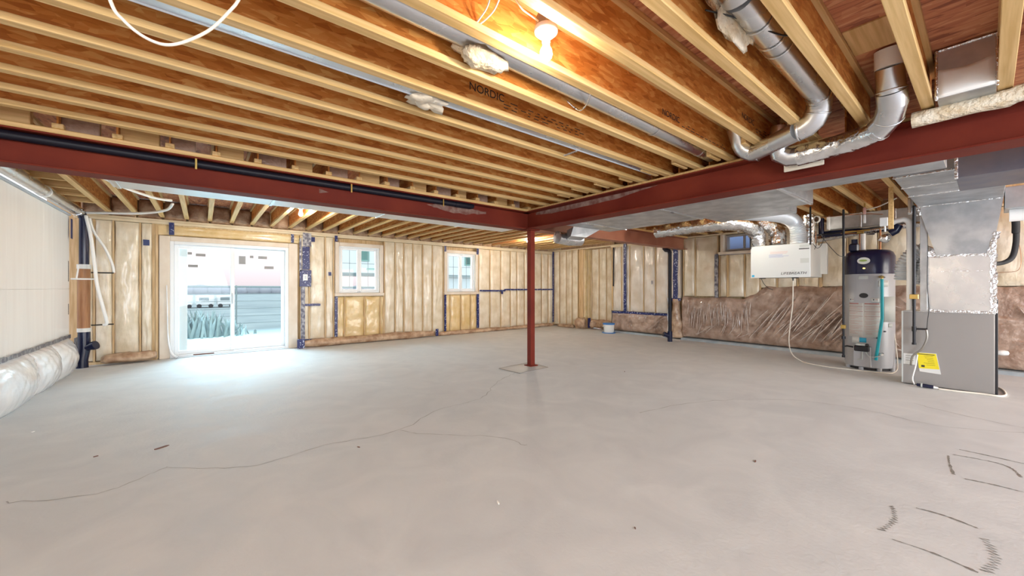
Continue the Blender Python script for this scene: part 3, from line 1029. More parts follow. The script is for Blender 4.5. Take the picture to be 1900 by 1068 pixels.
# ============================================================ joists
FW, FH = .063, .038
jw = M().box((0, -.005, FH * .6), (1, .005, .30 - FH * .6))


def joist_parts(L):
    a = M().bbox((0, -FW / 2, 0), (L, FW / 2, FH), .003)
    b = M().bbox((0, -FW / 2, .30 - FH), (L, FW / 2, .30), .003)
    c = M().box((0, -.0055, FH), (L, .0055, .30 - FH))
    return a, b, c


_jm = {}


def joist(loc, L, rz, label, group, blocks=()):
    key = round(L, 3)
    if key not in _jm:
        out = []
        for nme, g_, m_ in zip(('bottom_flange', 'top_flange', 'web'), joist_parts(L), ('pine', 'pine', 'web')):
            me = bpy.data.meshes.new(nme)
            me.from_pydata(g_.v, [], g_.f)
            me.materials.append(MT[m_])
            out.append((nme, me))
        _jm[key] = out
    t_ = thing('floor_joist', label, 'joist', loc, group)
    t_.rotation_euler = (0, 0, rz)
    for nme, me in _jm[key]:
        o = bpy.data.objects.new(nme, me)
        COL.objects.link(o)
        o.parent = t_
    return t_


ordn = ['nearest', 'second', 'third', 'fourth', 'fifth', 'sixth', 'seventh', 'eighth', 'ninth', 'tenth', 'eleventh', 'twelfth', 'thirteenth',
        'fourteenth', 'fifteenth', 'sixteenth', 'seventeenth', 'eighteenth', 'nineteenth', 'twentieth', 'twenty-first', 'twenty-second', 'twenty-third',
        'twenty-fourth', 'twenty-fifth', 'twenty-sixth', 'twenty-seventh', 'twenty-eighth', 'twenty-ninth', 'thirtieth', 'thirty-first', 'thirty-second', 'thirty-third']
JF = []
for k in range(18):
    yj = 4.188 - .3275 * k
    JF.append(yj)
    j = joist((XL + .0, yj, ZJ), 4.10 - XL, 0, ('I-joist %s to the long left steel beam in the front bay' % ('nearest' if k == 0 else ordn[k] + ' nearest')), 'floor joists of the front bay')
    if abs(yj - 2.223) < .01:
        text('printed_lettering', 'NORDIC', .078, frame_negy((1.41 - XL + XL, yj - .0062, 2.600)), 'ink', thing('_', '', '', (0, 0, 0)), 1.0) if False else None
JR = [4.11 - .3275 * k for k in range(13)]
JR = [y if abs(y - .835) > .01 else .73 for y in JR]
JR = [y for y in JR]
for k, yj in enumerate(JR):
    if yj < -.9:
        break
    joist((XBM + .03, yj, ZJ), 9.14 - XBM, 0, ('I-joist %s to the faded brown beam in the bay right of the overhead beam' % ('nearest' if k == 0 else ordn[k] + ' nearest')), 'floor joists of the right bay')
for k in range(32):
    xj = 0.097 + .3257 * (k - 5) + .0
    if xj > 9.05:
        break
    joist((xj, YBM - .12, ZJ), 9.14 - YBM + .1, PI / 2, 'back bay I-joist, %s counting from the left wall' % ('first' if k == 0 else ordn[k]), 'floor joists of the back bay')

# printing on the joist webs
for (x, yj, z, s_) in ((1.41, 2.223, 2.625, .078), (2.735, 1.568, 2.60, .068), (3.36, 1.241, 2.635, .066)):
    host = [o for o in bpy.data.objects if o.name.startswith('floor_joist') and abs(o.location.y - yj) < .012 and o.location.x < 0][0]
    w0 = Vector(host['_w'])
    txt = text('printed_lettering', 'NORDIC', s_, frame_negy((x, yj - .0066, z - .02)), 'ink', host)
    # rows of small print after it
    g_ = M()
    rr = random.Random(int(x * 10))
    for r_ in range(3):
        xx = x + .30
        while xx < x + 1.15:
            wl2 = rr.uniform(.02, .07)
            zz = z - .012 - r_ * .024
            if r_ == 1 or rr.random() < .6:
                g_.box((xx, yj - .0068, zz), (xx + wl2, yj - .0058, zz + .006))
            xx += wl2 + rr.uniform(.015, .05)
    obj('small_print', g_, 'ink', host, kind='stuff')

# blocking pieces where joists land on the beam
for k in range(2, 11):
    yj = JF[k]
    bk = obj('blocking_piece', M().bbox((3.62 + .04 * (k % 3), yj + .06, ZJ + .0), (3.93, yj + .10, ZJ + .10)), 'pine')
    tag(bk, 'short wood block on the overhead beam, beside the %s joist from the left beam' % ordn[k], 'block', 'blocks at the joist ends')
# blocks on the left beam between it and the deck
for k in range(16):
    x0 = -1.2 + k * .3257
    bk = obj('squash_block', M().bbox((x0, YBM - .06, ZJ), (x0 + .17 + .04 * ((k * 7) % 3), YBM + .02, ZD - .02)), 'brown' if k % 2 else 'pine')
    tag(bk, '%s filler block from the left wall on top of the long left beam' % ('first' if k == 0 else ordn[k]), 'block', 'filler blocks on the left beam')


# ============================================================ lamps
def lamp(c, label, bulb='bulb', group='bare bulb lampholders'):
    x, y_, z = c
    t_ = thing('lampholder', label, 'lamp', (x, y_, z + .10), group)
    obj('junction_box', M().lathe([(.052, .045), (.052, .10)], (x, y_, z + .005), 8), 'box', t_)
    obj('bar_hanger', (M().bbox((x - .02, y_ - .13, z + .06), (x + .02, y_ - .03, z + .10), .001) if y_ < 4.6 else M().bbox((x - .2, y_ - .008, z + .085), (x + .2, y_ + .008, z + .10), .001)), 'box', t_)
    obj('lamp_base', M().lathe([(.028, 0), (.040, .006), (.058, .022), (.060, .034), (.056, .046)], (x, y_, z + .004), 28), 'porcelain', t_, 50)
    obj('socket', M().lathe([(.020, -.022), (.022, -.012), (.024, .004)], (x, y_, z), 20), 'porcelain', t_, 50)
    prof = [(.0001, -.115), (.016, -.111), (.027, -.098), (.031, -.082), (.028, -.064), (.018, -.044), (.014, -.022)]
    obj('bulb', M().lathe(prof, (x, y_, z), 20), bulb, t_, True)
    return t_


lamp((1.335, 1.385, 2.50), 'bare lit bulb in a white lampholder under the nearest ceiling joists')
lamp((1.235, 7.0, 2.53), 'bare lit bulb in the back bay above the patio door', 'bulb_far')
lamp((6.57, 2.60, 2.50), 'bare lit bulb hidden near the silver flexible ducts by the ventilator', 'bulb_mid')
lamp((1.2, -1.25, 2.50), 'added unseen fill bulb in the part of the basement behind the viewer, left')  # no bulb known here, added to fill the room from behind
lamp((-1.25, 1.45, 2.50), 'added fill bulb near the white left wall, just out of the picture', 'bulb')  # invented bulb, brightens the left wall and floor
lamp((7.2, -1.2, 2.50), 'added unseen fill bulb in the part of the basement behind the viewer, right')  # another added bulb, fill for the right side
lamp((6.5, 7.4, 2.53), 'added fill bulb in the back bay beyond the steel post', 'bulb_far')  # added behind the beam to lift the far ceiling


# ============================================================ cables
def cable(name, pts, r, m, label, cat='cable', k=6, n=8, group=None):
    o = obj(name, M().tube(sm(pts, k), r, n), m, None, True)
    return tag(o, label, cat, group)


cable('white_cable', [(-.30, 1.79, 2.52), (-.235, 1.75, 2.183), (-.197, 1.75, 2.111), (-.136, 1.75, 2.075), (-.075, 1.75, 2.086), (.012, 1.75, 2.167), (.074, 1.75, 2.265), (.107, 1.75, 2.334), (.16, 1.75, 2.50)], .0052, 'cable',
      'white cable hanging in a loop below the joists at the upper left', k=8)
cable('lamp_cable', [(1.16, 1.42, 2.64), (1.17, 1.40, 2.60), (1.20, 1.40, 2.585), (1.25, 1.395, 2.575), (1.29, 1.385, 2.56)], .004, 'cable', 'short white cable feeding the nearest bare bulb')
cable('stapled_cable', [(1.05, 1.45, 2.66), (1.06, 1.50, 2.60), (1.04, 1.54, 2.55), (1.03, 1.565, 2.532)], .004, 'cable', 'white cable stapled to the joist left of the nearest bulb')
cable('stapled_cable', [(1.10, 1.43, 2.66), (1.10, 1.50, 2.60), (1.06, 1.545, 2.545), (1.035, 1.57, 2.532)], .004, 'cable', 'second white cable looped beside the stapled cable left of the nearest bulb')


# ============================================================ pipes and ducts overhead
def pipe_run(parent, name, pts, r, m, n=20, seams=(), smooth=40):
    return obj(name, M().tube(pts, r, n), m, parent, smooth)


def elbow(p, d0, d1, R, n=4):
    """gored elbow points starting at p: direction d0 turning to d1"""
    p, d0, d1 = Vector(p), Vector(d0).normalized(), Vector(d1).normalized()
    ang = d0.angle(d1)
    s = (d1 - d0 * d1.dot(d0)).normalized()
    c = p + s * R
    out = []
    for i in range(n + 1):
        a = ang * i / n
        out.append(c + (-s * math.cos(a) + d0 * math.sin(a)) * R)
    return out


def ring_at(parent, p, d, r, m='galv', w=.006, name='seam_ring'):
    d = Vector(d).normalized()
    p = Vector(p)
    return obj(name, M().tube([p - d * w, p - d * w * .5, p + d * w * .5, p + d * w], [r, r + .003, r + .003, r], 20, False), m, parent, 50)


# long round pipe in the joist bay
t_ = thing('round_duct', 'long grey round duct in the joist bay left of the nearest bulb', 'duct', (0, 1.77, 2.60))
obj('pipe', M().tube([(XL, 1.765, 2.63), (4.02, 1.765, 2.60)], .066, 24), 'galv', t_, 40)
for x in (2.95, 3.75):
    ring_at(t_, (x, 1.765, 2.603), (1, 0, 0), .067)
st = obj('hanger_strap', M().tube(sm([(1.98, 1.60, 2.62), (2.02, 1.68, 2.528), (2.08, 1.77, 2.517), (2.10, 1.85, 2.53), (2.02, 1.90, 2.60)], 5), .006, 6), 'tapefoil', t_, True)


def wad(name, c, sc, seed, m, label, cat='insulation', amp=.5):
    vs, fs = [], []
    n, q = 22, 14
    for i in range(q + 1):
        th = PI * i / q
        for k in range(n):
            a = 2 * PI * k / n
            d = Vector((math.sin(th) * math.cos(a), math.sin(th) * math.sin(a), math.cos(th)))
            r = 1 + amp * pn(d * 1.5 + Vector((seed, 0, 0))) + amp * .5 * pn(d * 4 + Vector((0, seed, 0)))
            vs.append((c[0] + d.x * r * sc[0], c[1] + d.y * r * sc[1], c[2] + d.z * r * sc[2]))
    for i in range(q):
        for k in range(n):
            fs.append((i * n + k, (i + 1) * n + k, (i + 1) * n + (k + 1) % n, i * n + (k + 1) % n))
    o = obj(name, M().add(vs, fs), m, None, True)
    return tag(o, label, cat)


wad('insulation_wad', (1.22, 1.79, 2.555), (.16, .085, .062), 3, 'fluff', 'torn cream insulation stuffed round the grey round duct')
wad('foil_scrap', (1.18, 2.38, 2.515), (.13, .10, .035), 9, 'beige', 'ragged pale sheet hanging from the thin wall duct between joists', amp=.8)
# flat stack duct between two joists
t_ = thing('flat_duct', 'thin galvanised duct running along the joist beyond the printed one', 'duct', (1.3, 2.33, 2.50))
obj('duct_body', M().bbox((XL, 2.262, 2.505), (3.86, 2.335, 2.60), .004), 'galv', t_)
obj('turned_edge', M().box((XL, 2.335, 2.498), (3.86, 2.342, 2.512)), 'vinylshade', t_)
obj('hanger_strap', M().bbox((2.63, 2.34, 2.492), (2.66, 2.50, 2.50), .002), 'tapefoil', t_)
# small wood scraps nailed between joists left of the middle
for k, x in enumerate((1.02, .98, .94, .90)):
    o = obj('cable_staple_strap', M().tube([(x, 2.60 + .325 * k, 2.56), (x + .05, 2.58 + .325 * k, 2.53)], .006, 6), 'beige')
    tag(o, 'small pale strap between joists, %s from the ragged sheet' % ('first', 'second', 'third', 'fourth')[k], 'strap', 'pale straps between joists')

# duct A : comes down the bay then along the beam
A = thing('elbow_duct', 'shiny round duct with gored elbows dropping from a joist bay onto the overhead beam', 'duct', (3.1, .75, 2.40))
obj('straight_pipe', M().tube([(2.02, .75, 2.66), (3.40, .75, 2.62)], .072, 24), 'galv', A, 40)
ea = elbow((3.38, .75, 2.62), (1, 0, -.08), (0.3, .35, -1), .13, 3)
e2 = elbow(ea[-1], (0.3, .35, -1), (0.06, 1, 0), .13, 3)
dz = 2.408 - e2[-1].z
obj('elbow', M().tube(ea + e2[1:], .077, 24), 'galv', A, 20)
end = e2[-1]
obj('straight_pipe', M().tube([end, Vector((3.80, 1.30, end.z + .0))], .073, 24), 'galv', A, 40)
e3 = elbow((3.80, 1.27, end.z), (0, 1, 0), (-.35, .15, 1), .12, 4)
obj('elbow', M().tube(e3 + [e3[-1] + Vector((-.06, .02, .14))], .076, 24), 'galv', A, 20)
for p_, d_ in ((ea[0], (1, 0, 0)), (ea[-1], (.3, .3, -1)), (e2[-1], (0, 1, 0)), (e3[0], (0, 1, 0)), ((2.45, .75, 2.647), (1, 0, 0)), ((2.56, .75, 2.644), (1, 0, 0)), ((2.25, .75, 2.653), (1, 0, 0))):
    ring_at(A, p_, d_, .078)
obj('register_boot', M().tube([(2.02, .75, 2.66), (1.94, .75, 2.70), (1.92, .75, 2.79)], [.08, .095, .10], 20), 'galv', A, 40)
wad('insulation_wad', (2.12, .835, 2.66), (.22, .045, .10), 21, 'fluff', 'brown-cream insulation tuffs beside the top of the shiny duct', amp=.7)
cable('black_cable', [(1.9, .86, 2.60), (2.1, .78, 2.60), (2.35, .70, 2.59), (2.45, .66, 2.60)], .004, 'wire', 'thin black cable crossing under the shiny round duct')
cable('grey_cable', [(1.7, .90, 2.70), (2.0, .875, 2.68), (2.14, .87, 2.66)], .004, 'cable', 'pale cable along the joist above the insulation tufts')
# duct B
B = thing('foil_taped_duct', 'foil-wrapped duct snaking from the deck down along the overhead beam', 'duct', (3.8, .7, 2.36))
obj('collar', M().tube([(3.45, .40, 2.79), (3.47, .40, 2.68)], .072, 24), 'pvc', B, 40)
obj('straight_pipe', M().tube([(3.47, .40, 2.69), (3.55, .40, 2.55)], .072, 24), 'galv', B, 40)
eb = [Vector(p) for p in ((3.55, .40, 2.56), (3.61, .40, 2.49), (3.70, .43, 2.43), (3.79, .50, 2.385))]
obj('elbow', M().tube(eb, .080, 24), 'galv', B, 20)
obj('foil_wrap', M().tube(sm([(3.77, .48, 2.39), (3.83, .58, 2.375), (3.88, .75, 2.365), (3.89, 1.0, 2.355)], 5), .081, 24, wob=.05), 'foil', B, 40)
obj('end_elbow', M().tube([(3.89, .98, 2.355), (3.885, 1.06, 2.36), (3.86, 1.12, 2.40), (3.83, 1.13, 2.47), (3.83, 1.10, 2.62)], .074, 24), 'galv', B, 20)
for p_, d_ in ((eb[0], (.3, 0, -1)), (eb[2], (1, .3, -.5)), (eb[3], (1, 1, -.4))):
    ring_at(B, p_, d_, .081)
o = obj('insulation_board', M().bbox((3.955, .84, 2.262), (3.975, 1.12, 2.345)), 'beige')
tag(o, 'small cream board tucked behind the foil-wrapped duct on the beam', 'board')
# batt lying on the beam
P = []
for i in range(40):
    u = i / 39
    yy = .335 - u * 1.1
    r = []
    for j in range(15):
        a = 2 * PI * j / 14
        rad = .055 + .010 * pn(Vector((yy * 7, j * .8, 2)))
        r.append((3.90 + .055 * math.cos(a) * (rad / .055), yy, 2.432 + .05 * math.sin(a) * (rad / .055) + (.012 if .4 < u < .6 else 0)))
    P.append(r)
o = obj('batt_on_beam', M().grid(P), 'fluff', None, True)
tag(o, 'thick cream insulation batt lying along the overhead beam at the right edge', 'insulation')
# foil lined boot between joists
t_ = thing('return_boot', 'open foil-lined metal boot between joists at the upper right', 'duct', (3.72, .09, 2.46))
g_ = M()
g_.hull([(3.70, .205, 2.47), (3.70, -.035, 2.47), (3.98, -.035, 2.47), (3.98, .205, 2.47)], [(3.70, .205, 2.78), (3.70, -.035, 2.78), (3.98, -.035, 2.78), (3.98, .205, 2.78)])
obj('boot_body', g_, 'duct', t_)
obj('rim', M().bbox((3.69, .20, 2.46), (3.705, .215, 2.785)).bbox((3.69, -.045, 2.46), (3.705, -.03, 2.785)).bbox((3.69, -.03, 2.77), (3.705, .20, 2.785)), 'tapefoil', t_)
P = [[(3.695 + .004 * pn(Vector((i, j, 3))) - .02 * math.sin(PI * i / 8) * math.sin(PI * j / 8), .20 - .23 * i / 8, 2.475 + .18 * j / 8 * (1 - .12 * math.sin(PI * i / 8))) for j in range(9)] for i in range(9)]
obj('pale_liner', M().grid(P, (.01, 0, 0)), 'pvc', t_, True)
o = obj('plywood_patch', M().box((3.0, .33, ZD - .008), (3.36, .55, ZD)), 'pine')
tag(o, 'small rectangle of plywood nailed under the deck at the upper right', 'board')

# black drain pipe on the left beam
t_ = thing('drain_pipe', 'black drain pipe running along the face of the long left beam', 'pipe', (1, 4.56, 2.40))
obj('pipe', M().tube([(XL, 4.60, 2.394), (2.75, 4.60, 2.405)], .036, 16), 'black', t_, 40)
obj('fitting', M().tube([(2.70, 4.60, 2.405), (2.93, 4.60, 2.406), (2.99, 4.62, 2.42)], .041, 16), 'black', t_, 40)
for x in (-.05, 1.32, 2.5):
    obj('hanger_strap', M().bbox((x - .008, 4.555, 2.34), (x + .008, 4.561, 2.49), .001), 'brass', t_)

# flat trunk duct behind the left beam
t_ = thing('trunk_duct', 'flat white-looking sheet metal trunk duct hugging the far side of the long left beam', 'duct', (1.6, 5.0, 2.20))
obj('duct_body', M().bbox((-.66, 4.78, 2.20), (3.95, 5.17, 2.44), .004), 'whiteduct', t_)  # the pale sheet paints the door daylight this duct reflects
for x in (-.62, .6, 1.82, 3.04):
    obj('drive_cleat', M().bbox((x - .015, 4.775, 2.192), (x + .015, 5.18, 2.203), .002), 'galv', t_)
# trunk on the far side of the right beam
t_ = thing('trunk_duct', 'wide flat trunk duct running along the far side of the right overhead beam', 'duct', (4.8, 2.6, 2.19))
obj('duct_body', M().bbox((4.22, 1.22, 2.19), (5.3, 3.97, 2.45), .004), 'duct', t_)
obj('narrow_body', M().bbox((4.22, .20, 2.195), (4.56, 1.22, 2.45), .004), 'duct', t_)
for y_ in (1.24, 2.45, 3.66):
    obj('drive_cleat', M().bbox((4.215, y_ - .015, 2.182), (5.31, y_ + .015, 2.193), .002), 'galv', t_)
obj('branch_plate', M().bbox((5.3, 1.5, 2.19), (5.8, 2.4, 2.40), .004), 'duct', t_)
# short shiny fitting by the post
t_ = thing('duct_transition', 'short shiny sheet metal fitting hanging right of the steel post top', 'duct', (4.6, 4.2, 2.0))
obj('curved_cheek', M().hull([(4.40, 4.02, 2.05), (4.72, 3.98, 2.05), (4.90, 4.28, 2.03), (4.62, 4.33, 2.03)], [(4.42, 3.98, 2.19), (5.0, 3.94, 2.19), (5.1, 4.25, 2.19), (4.62, 4.30, 2.19)]), 'duct', t_)
obj('mirror_sleeve', M().tube(sm([(4.95, 4.30, 2.06), (4.72, 4.34, 2.05), (4.45, 4.36, 2.07)], 4), .10, 20), 'galv', t_, 40)

# ---- furnace plenum and its overhead duct
t_ = thing('supply_plenum', 'large sheet metal plenum duct over the furnace, foil taped at its seams', 'duct', (7.4, .2, .95))
obj('overhead_duct', M().bbox((5.04, -.115, 2.28), (7.62, .556, 2.47), .004), 'duct', t_)
for x in (5.05, 5.63, 6.2):
    obj('drive_cleat', M().bbox((x - .012, -.12, 2.27), (x + .012, .56, 2.283), .002), 'tapefoil', t_)
obj('tapered_section', M().hull([(7.10, .40, 1.66), (7.10, -.03, 1.66), (7.6, -.03, 1.66), (7.6, .40, 1.66)], [(7.09, .556, 2.28), (7.09, -.115, 2.28), (7.6, -.115, 2.28), (7.6, .556, 2.28)]), 'duct', t_)
obj('lower_box', M().bbox((7.13, -.055, .955), (7.6, .475, 1.66), .004), 'galv', t_)
obj('side_flange', M().bbox((7.12, .475, .955), (7.18, .54, 2.2), .003), 'duct', t_)
rr = random.Random(5)


def foilstrip(parent, p0, p1, w, nrm):
    p0, p1, nrm = Vector(p0), Vector(p1), Vector(nrm)
    d = (p1 - p0)
    sd = d.normalized().cross(nrm) * w / 2
    n = max(3, int(d.length / .03))
    P = []
    for i in range(n + 1):
        c = p0 + d * i / n
        P.append([c + sd * (s * (1 + rr.uniform(-.3, .3))) + nrm * rr.uniform(.002, .012) for s in (-1, -.33, .33, 1)])
    return obj('foil_tape', M().grid([[tuple(q) for q in r] for r in P], tuple(-nrm * .003)), 'tapefoil', parent, 60)


foilstrip(t_, (7.125, .47, 1.67), (7.125, -.05, 1.66), .07, (-1, 0, 0))
foilstrip(t_, (7.125, -.045, 1.75), (7.125, -.045, .96), .05, (-1, 0, 0))
foilstrip(t_, (7.10, -.02, 1.64), (7.095, -.07, 1.90), .05, (-1, 0, 0))
foilstrip(t_, (7.125, .48, .965), (7.125, -.05, .965), .03, (-1, 0, 0))
foilstrip(t_, (7.09, .555, 2.27), (7.09, .545, 2.17), .04, (-1, 0, 0))
foilstrip(t_, (7.085, .555, 2.283), (7.085, -.11, 2.283), .02, (-1, 0, 0))
obj('cross_brake', M().box((7.122, .02, 1.452), (7.131, .40, 1.456)), 'tapefoil', t_)
# neighbouring duct, its shade painted as a darker sheet colour
t2 = thing('return_duct', 'sheet metal trunk duct with shade painted in beyond the beam at the right edge', 'duct', (5.1, -.6, 2.18))
obj('duct_body', M().bbox((4.92, -1.9, 2.17), (5.6, .165, 2.36), .004), 'shadedduct', t2)
obj('end_cleat', M().bbox((4.91, .155, 2.165), (4.945, .175, 2.37), .002), 'tapefoil', t2)
t3 = thing('side_trunk', 'pale metal duct leaving the plenum at the right edge', 'duct', (7.3, -.6, 2.15))
obj('duct_body', M().bbox((7.12, -1.6, 2.16), (7.6, -.125, 2.40), .004), 'duct', t3)
obj('round_collar', M().tube([(7.35, -.16, 2.10), (7.35, -.42, 2.10)], .075, 20), 'pvc', t3, 40)

# ---- furnace
F = thing('furnace', 'grey furnace cabinet on the floor at the right, yellow label on its side', 'furnace', (7.4, .33, 0))
obj('cabinet', M().bbox((7.145, -.055, 0.012), (7.70, .70, .95), .006), 'furn', F)
obj('front_door_edge', M().bbox((7.15, -.078, 0.0), (7.70, -.055, 1.12), .003), 'furnedge', F)
obj('top_lip', M().bbox((7.14, -.06, .945), (7.70, .705, .955), .002), 'galv', F)
obj('left_lip', M().bbox((7.135, .695, .02), (7.20, .708, .95), .002), 'pale', F)
obj('white_label', M().box((7.1425, .58, .26), (7.1455, .69, .40)), 'paper', F)
yl = obj('yellow_label', M().add([(7.140, .572, .425), (7.140, .400, .43), (7.139, .362, .175), (7.139, .545, .185), (7.1455, .572, .425), (7.1455, .400, .43), (7.1455, .362, .175), (7.1455, .545, .185)],
                                 [(0, 1, 2, 3), (4, 7, 6, 5), (0, 4, 5, 1), (1, 5, 6, 2), (2, 6, 7, 3), (3, 7, 4, 0)]), 'paper', F)
obj('yellow_field', M().add([(7.1385, .568, .42), (7.1385, .404, .425), (7.1375, .374, .235), (7.1375, .551, .225)], [(0, 1, 2, 3)]), 'yellow', yl)
g_ = M()
g_.box((7.137, .415, .403), (7.138, .555, .411))
for i in range(6):
    z = .385 - i * .022
    g_.box((7.137, .43 - i * .004, z), (7.138, .53 - rr.uniform(0, .06) - i * .004, z + .003))
g_.box((7.137, .50, .245), (7.138, .53, .27))
obj('label_print', g_, 'ink', yl)
for i in range(3):
    obj('label_print', M().box((7.141, .60, .37 - i * .03), (7.1424, .67, .374 - i * .03)), 'ink', F)

# pipes in front of the furnace
t_ = thing('gas_pipe', 'black iron gas pipe coming down in front of the furnace to a yellow-tagged valve', 'pipe', (7.05, .586, .5))
obj('pipe', M().tube([(7.05, .586, 2.30), (7.05, .586, 1.02)], .017, 14), 'blackmetal', t_, 40)
obj('lower_pipe', M().tube([(7.05, .586, 1.06), (7.05, .586, .53)], .015, 14), 'blackmetal', t_, 40)
obj('valve_tag', M().bbox((7.01, .545, 1.11), (7.075, .625, 1.17), .004), 'brass', t_)
obj('tee', M().tube([(7.05, .586, .70), (7.05, .586, .76)], .022, 14).tube([(7.05, .586, .73), (7.05, .47, .735)], .011, 10), 'blackmetal', t_, 40)
obj('cap', M().tube([(7.05, .586, .53), (7.05, .586, .555)], .021, 14), 'blackmetal', t_, 40)
obj('flexible_connector', M().tube(sm([(7.05, .48, .735), (7.05, .475, .62), (7.06, .52, .48), (7.08, .60, .38), (7.10, .62, .26)], 6), .011, 10), 'box', t_, True)
cable('control_wire', [(7.08, .47, 1.65), (7.09, .475, 1.3), (7.08, .46, 1.0), (7.07, .47, .85), (7.06, .475, .74)], .004, 'wire', 'thin dark wire running down the plenum left edge to the gas pipe')
t_ = thing('pvc_pipe', 'white plastic vent pipe bending down into the furnace top', 'pipe', (7.3, .65, .95))
obj('pipe', M().tube([(7.3, .86, 2.10), (7.3, .78, 2.155)] + [Vector((7.3, .72 - .07 * math.sin(a), 2.10 + .07 * math.cos(a))) for a in (0.2, .6, 1.0, 1.4)] + [(7.3, .645, 1.96), (7.3, .645, .952)], .034, 18), 'pvc', t_, 40)
obj('coupling', M().tube([(7.3, .645, .955), (7.3, .645, 1.02)], .033, 18), 'pvc', t_, 40)
obj('coupling', M().tube([(7.3, .645, 1.90), (7.3, .645, 1.97)], .033, 18), 'pvc', t_, 40)
obj('black_elbow', M().tube([(7.36, .84, 2.00), (7.36, .79, 2.03), (7.38, .76, 2.10)], .05, 18), 'navypipe', t_, 40)
o = obj('crumpled_foil_end', M().tube(sm([(7.2, .90, 1.97), (7.2, .87, 1.92), (7.2, .86, 1.86)], 4), [.02, .04, .05, .055, .055, .05, .045, .03, .01], 14, wob=.6), 'foil', None, 50)
tag(o, 'crumpled foil end hanging under the wooden brace', 'foil')
cable('grey_riser', [(7.12, .62, 2.42), (7.12, .62, 2.2)], .03, 'galv', 'short grey metal sleeve above the black gas pipe', 'pipe')
cable('curved_foam_pipe', [(7.30, .52, 2.18), (7.35, .45, 2.1), (7.4, .43, 2.0)], .05, 'navypipe', 'dark elbow between the gas pipe and the plenum', 'pipe')
# ribbed flexible vent behind
def ribbed(pts, r, pitch=.018, amp=.10, n=18, k=14, wob=0.0):
    c = sm(pts, k)
    L = [0]
    for a, b in zip(c[:-1], c[1:]):
        L.append(L[-1] + (b - a).length)
    tot = L[-1]
    m = int(tot / (pitch / 2))
    out, rs_ = [], []
    j = 0
    for i in range(m + 1):
        s = tot * i / m
        while j < len(L) - 2 and L[j + 1] < s:
            j += 1
        u = (s - L[j]) / max(1e-6, L[j + 1] - L[j])
        out.append(c[j].lerp(c[j + 1], min(1, u)))
        rs_.append(r * (1 + (amp if i % 2 else 0)))
    return M().tube(out, rs_, n, wob=wob)


o = obj('ribbed_vent_hose', ribbed([(7.62, .50, 1.78), (7.60, .62, 1.74), (7.60, .72, 1.58), (7.60, .74, 1.36)], .075, .036, .28), 'whiteduct', None, 60)
tag(o, 'ribbed aluminium hose curving behind the white plastic pipe', 'hose')
o = obj('ribbed_vent_hose', ribbed([(7.75, .50, 1.80), (7.70, .56, 1.6), (7.68, .60, 1.3)], .065, .036, .28), 'galv', None, 60)
tag(o, 'second ribbed aluminium hose between the white pipe and the plenum', 'hose')
# condensate pump/driver on floor
t_ = thing('condensate_trap', 'small blue-black inline trap lying at the foot of the furnace', 'fitting', (7.06, .50, 0))
obj('body', M().tube([(7.02, .56, .03), (7.02, .50, .03), (7.03, .42, .026)], [.018, .024, .022], 14), 'navypipe', t_, 40)
obj('band', M().tube([(7.02, .525, .03), (7.02, .51, .03)], .027, 14), 'pale', t_, 40)
obj('nozzle', M().tube([(7.03, .42, .026), (7.035, .38, .02)], [.014, .010], 12), 'pvc', t_, 40)
cable('clear_hose', [(7.09, .56, .40), (7.07, .575, .25), (7.05, .60, .10), (7.02, .58, .03)], .007, 'pvc', 'clear hose dropping from the cabinet to the small trap', 'hose')
cable('drain_hose', [(7.035, .38, .012), (7.05, .25, .011), (7.09, .05, .012), (7.10, -.08, .012), (7.22, -.13, .012), (7.42, -.13, .012), (7.60, -.11, .012), (7.8, -.05, .012)], .011, 'cable', 'cream drain hose lying along the furnace foot', 'hose')
# black foam line at the far right
cable('foam_sleeve_pipe', [(7.75, -.18, 2.30), (7.9, -.22, 2.1), (8.0, -.225, 1.95)], .035, 'foam', 'black foam-sleeved pipe dropping at the right edge', 'pipe')
cable('foam_sleeve_pipe', [(8.0, -.23, 1.96), (8.0, -.225, 1.80), (7.98, -.20, 1.65), (7.95, -.15, 1.585), (7.9, -.07, 1.56), (7.7, 0.02, 1.57)], .028, 'foam', 'lower black hose bend entering the plenum side', 'pipe')
cable('orange_wire', [(9.085, -.26, 2.05), (9.085, -.30, 1.72), (9.085, -.28, 1.51), (9.085, -.15, 1.48), (9.085, .0, 1.47)], .003, 'copper', 'thin orange wire looping on the wall at the right edge')
o = obj('plastic_cap', M().lathe([(.0, 0), (.03, .01), (.04, .05), (.035, .12), (.01, .14)], (9.03, -.12, .31), 14, 'y'), 'pvc', None, 50)
o.location.y -= .08
tag(o, 'white plastic cap on the wall behind the furnace at floor height', 'cap')

# ---- water heater
HX, HY = 8.14, 1.165
H = thing('water_heater', 'tall grey water heater tank with a navy cap beside the furnace', 'water heater', (HX, HY, 0))
R0 = .292
obj('tank', M().lathe([(R0 - .02, .035), (R0, .045), (R0, .6), (R0, 1.46), (R0 - .006, 1.475)], (HX, HY, 0), 48), 'tank', H, 40)
obj('cap', M().lathe([(R0 + .006, 1.465), (R0 + .010, 1.49), (R0 + .004, 1.74), (R0 - .02, 1.80), (R0 - .06, 1.83), (.1, 1.85)], (HX, HY, 0), 48), 'tankcap', H, 40)
obj('base_ring', M().lathe([(R0 - .03, 0), (R0 - .03, .04)], (HX, HY, 0), 36), 'furnedge', H)
for a in range(5):
    an = 2.2 + a * .75
    obj('foot', M().lathe([(.03, 0), (.03, .045)], (HX + (R0 - .015) * math.cos(an), HY + (R0 - .015) * math.sin(an), 0), 10), 'tank', H)


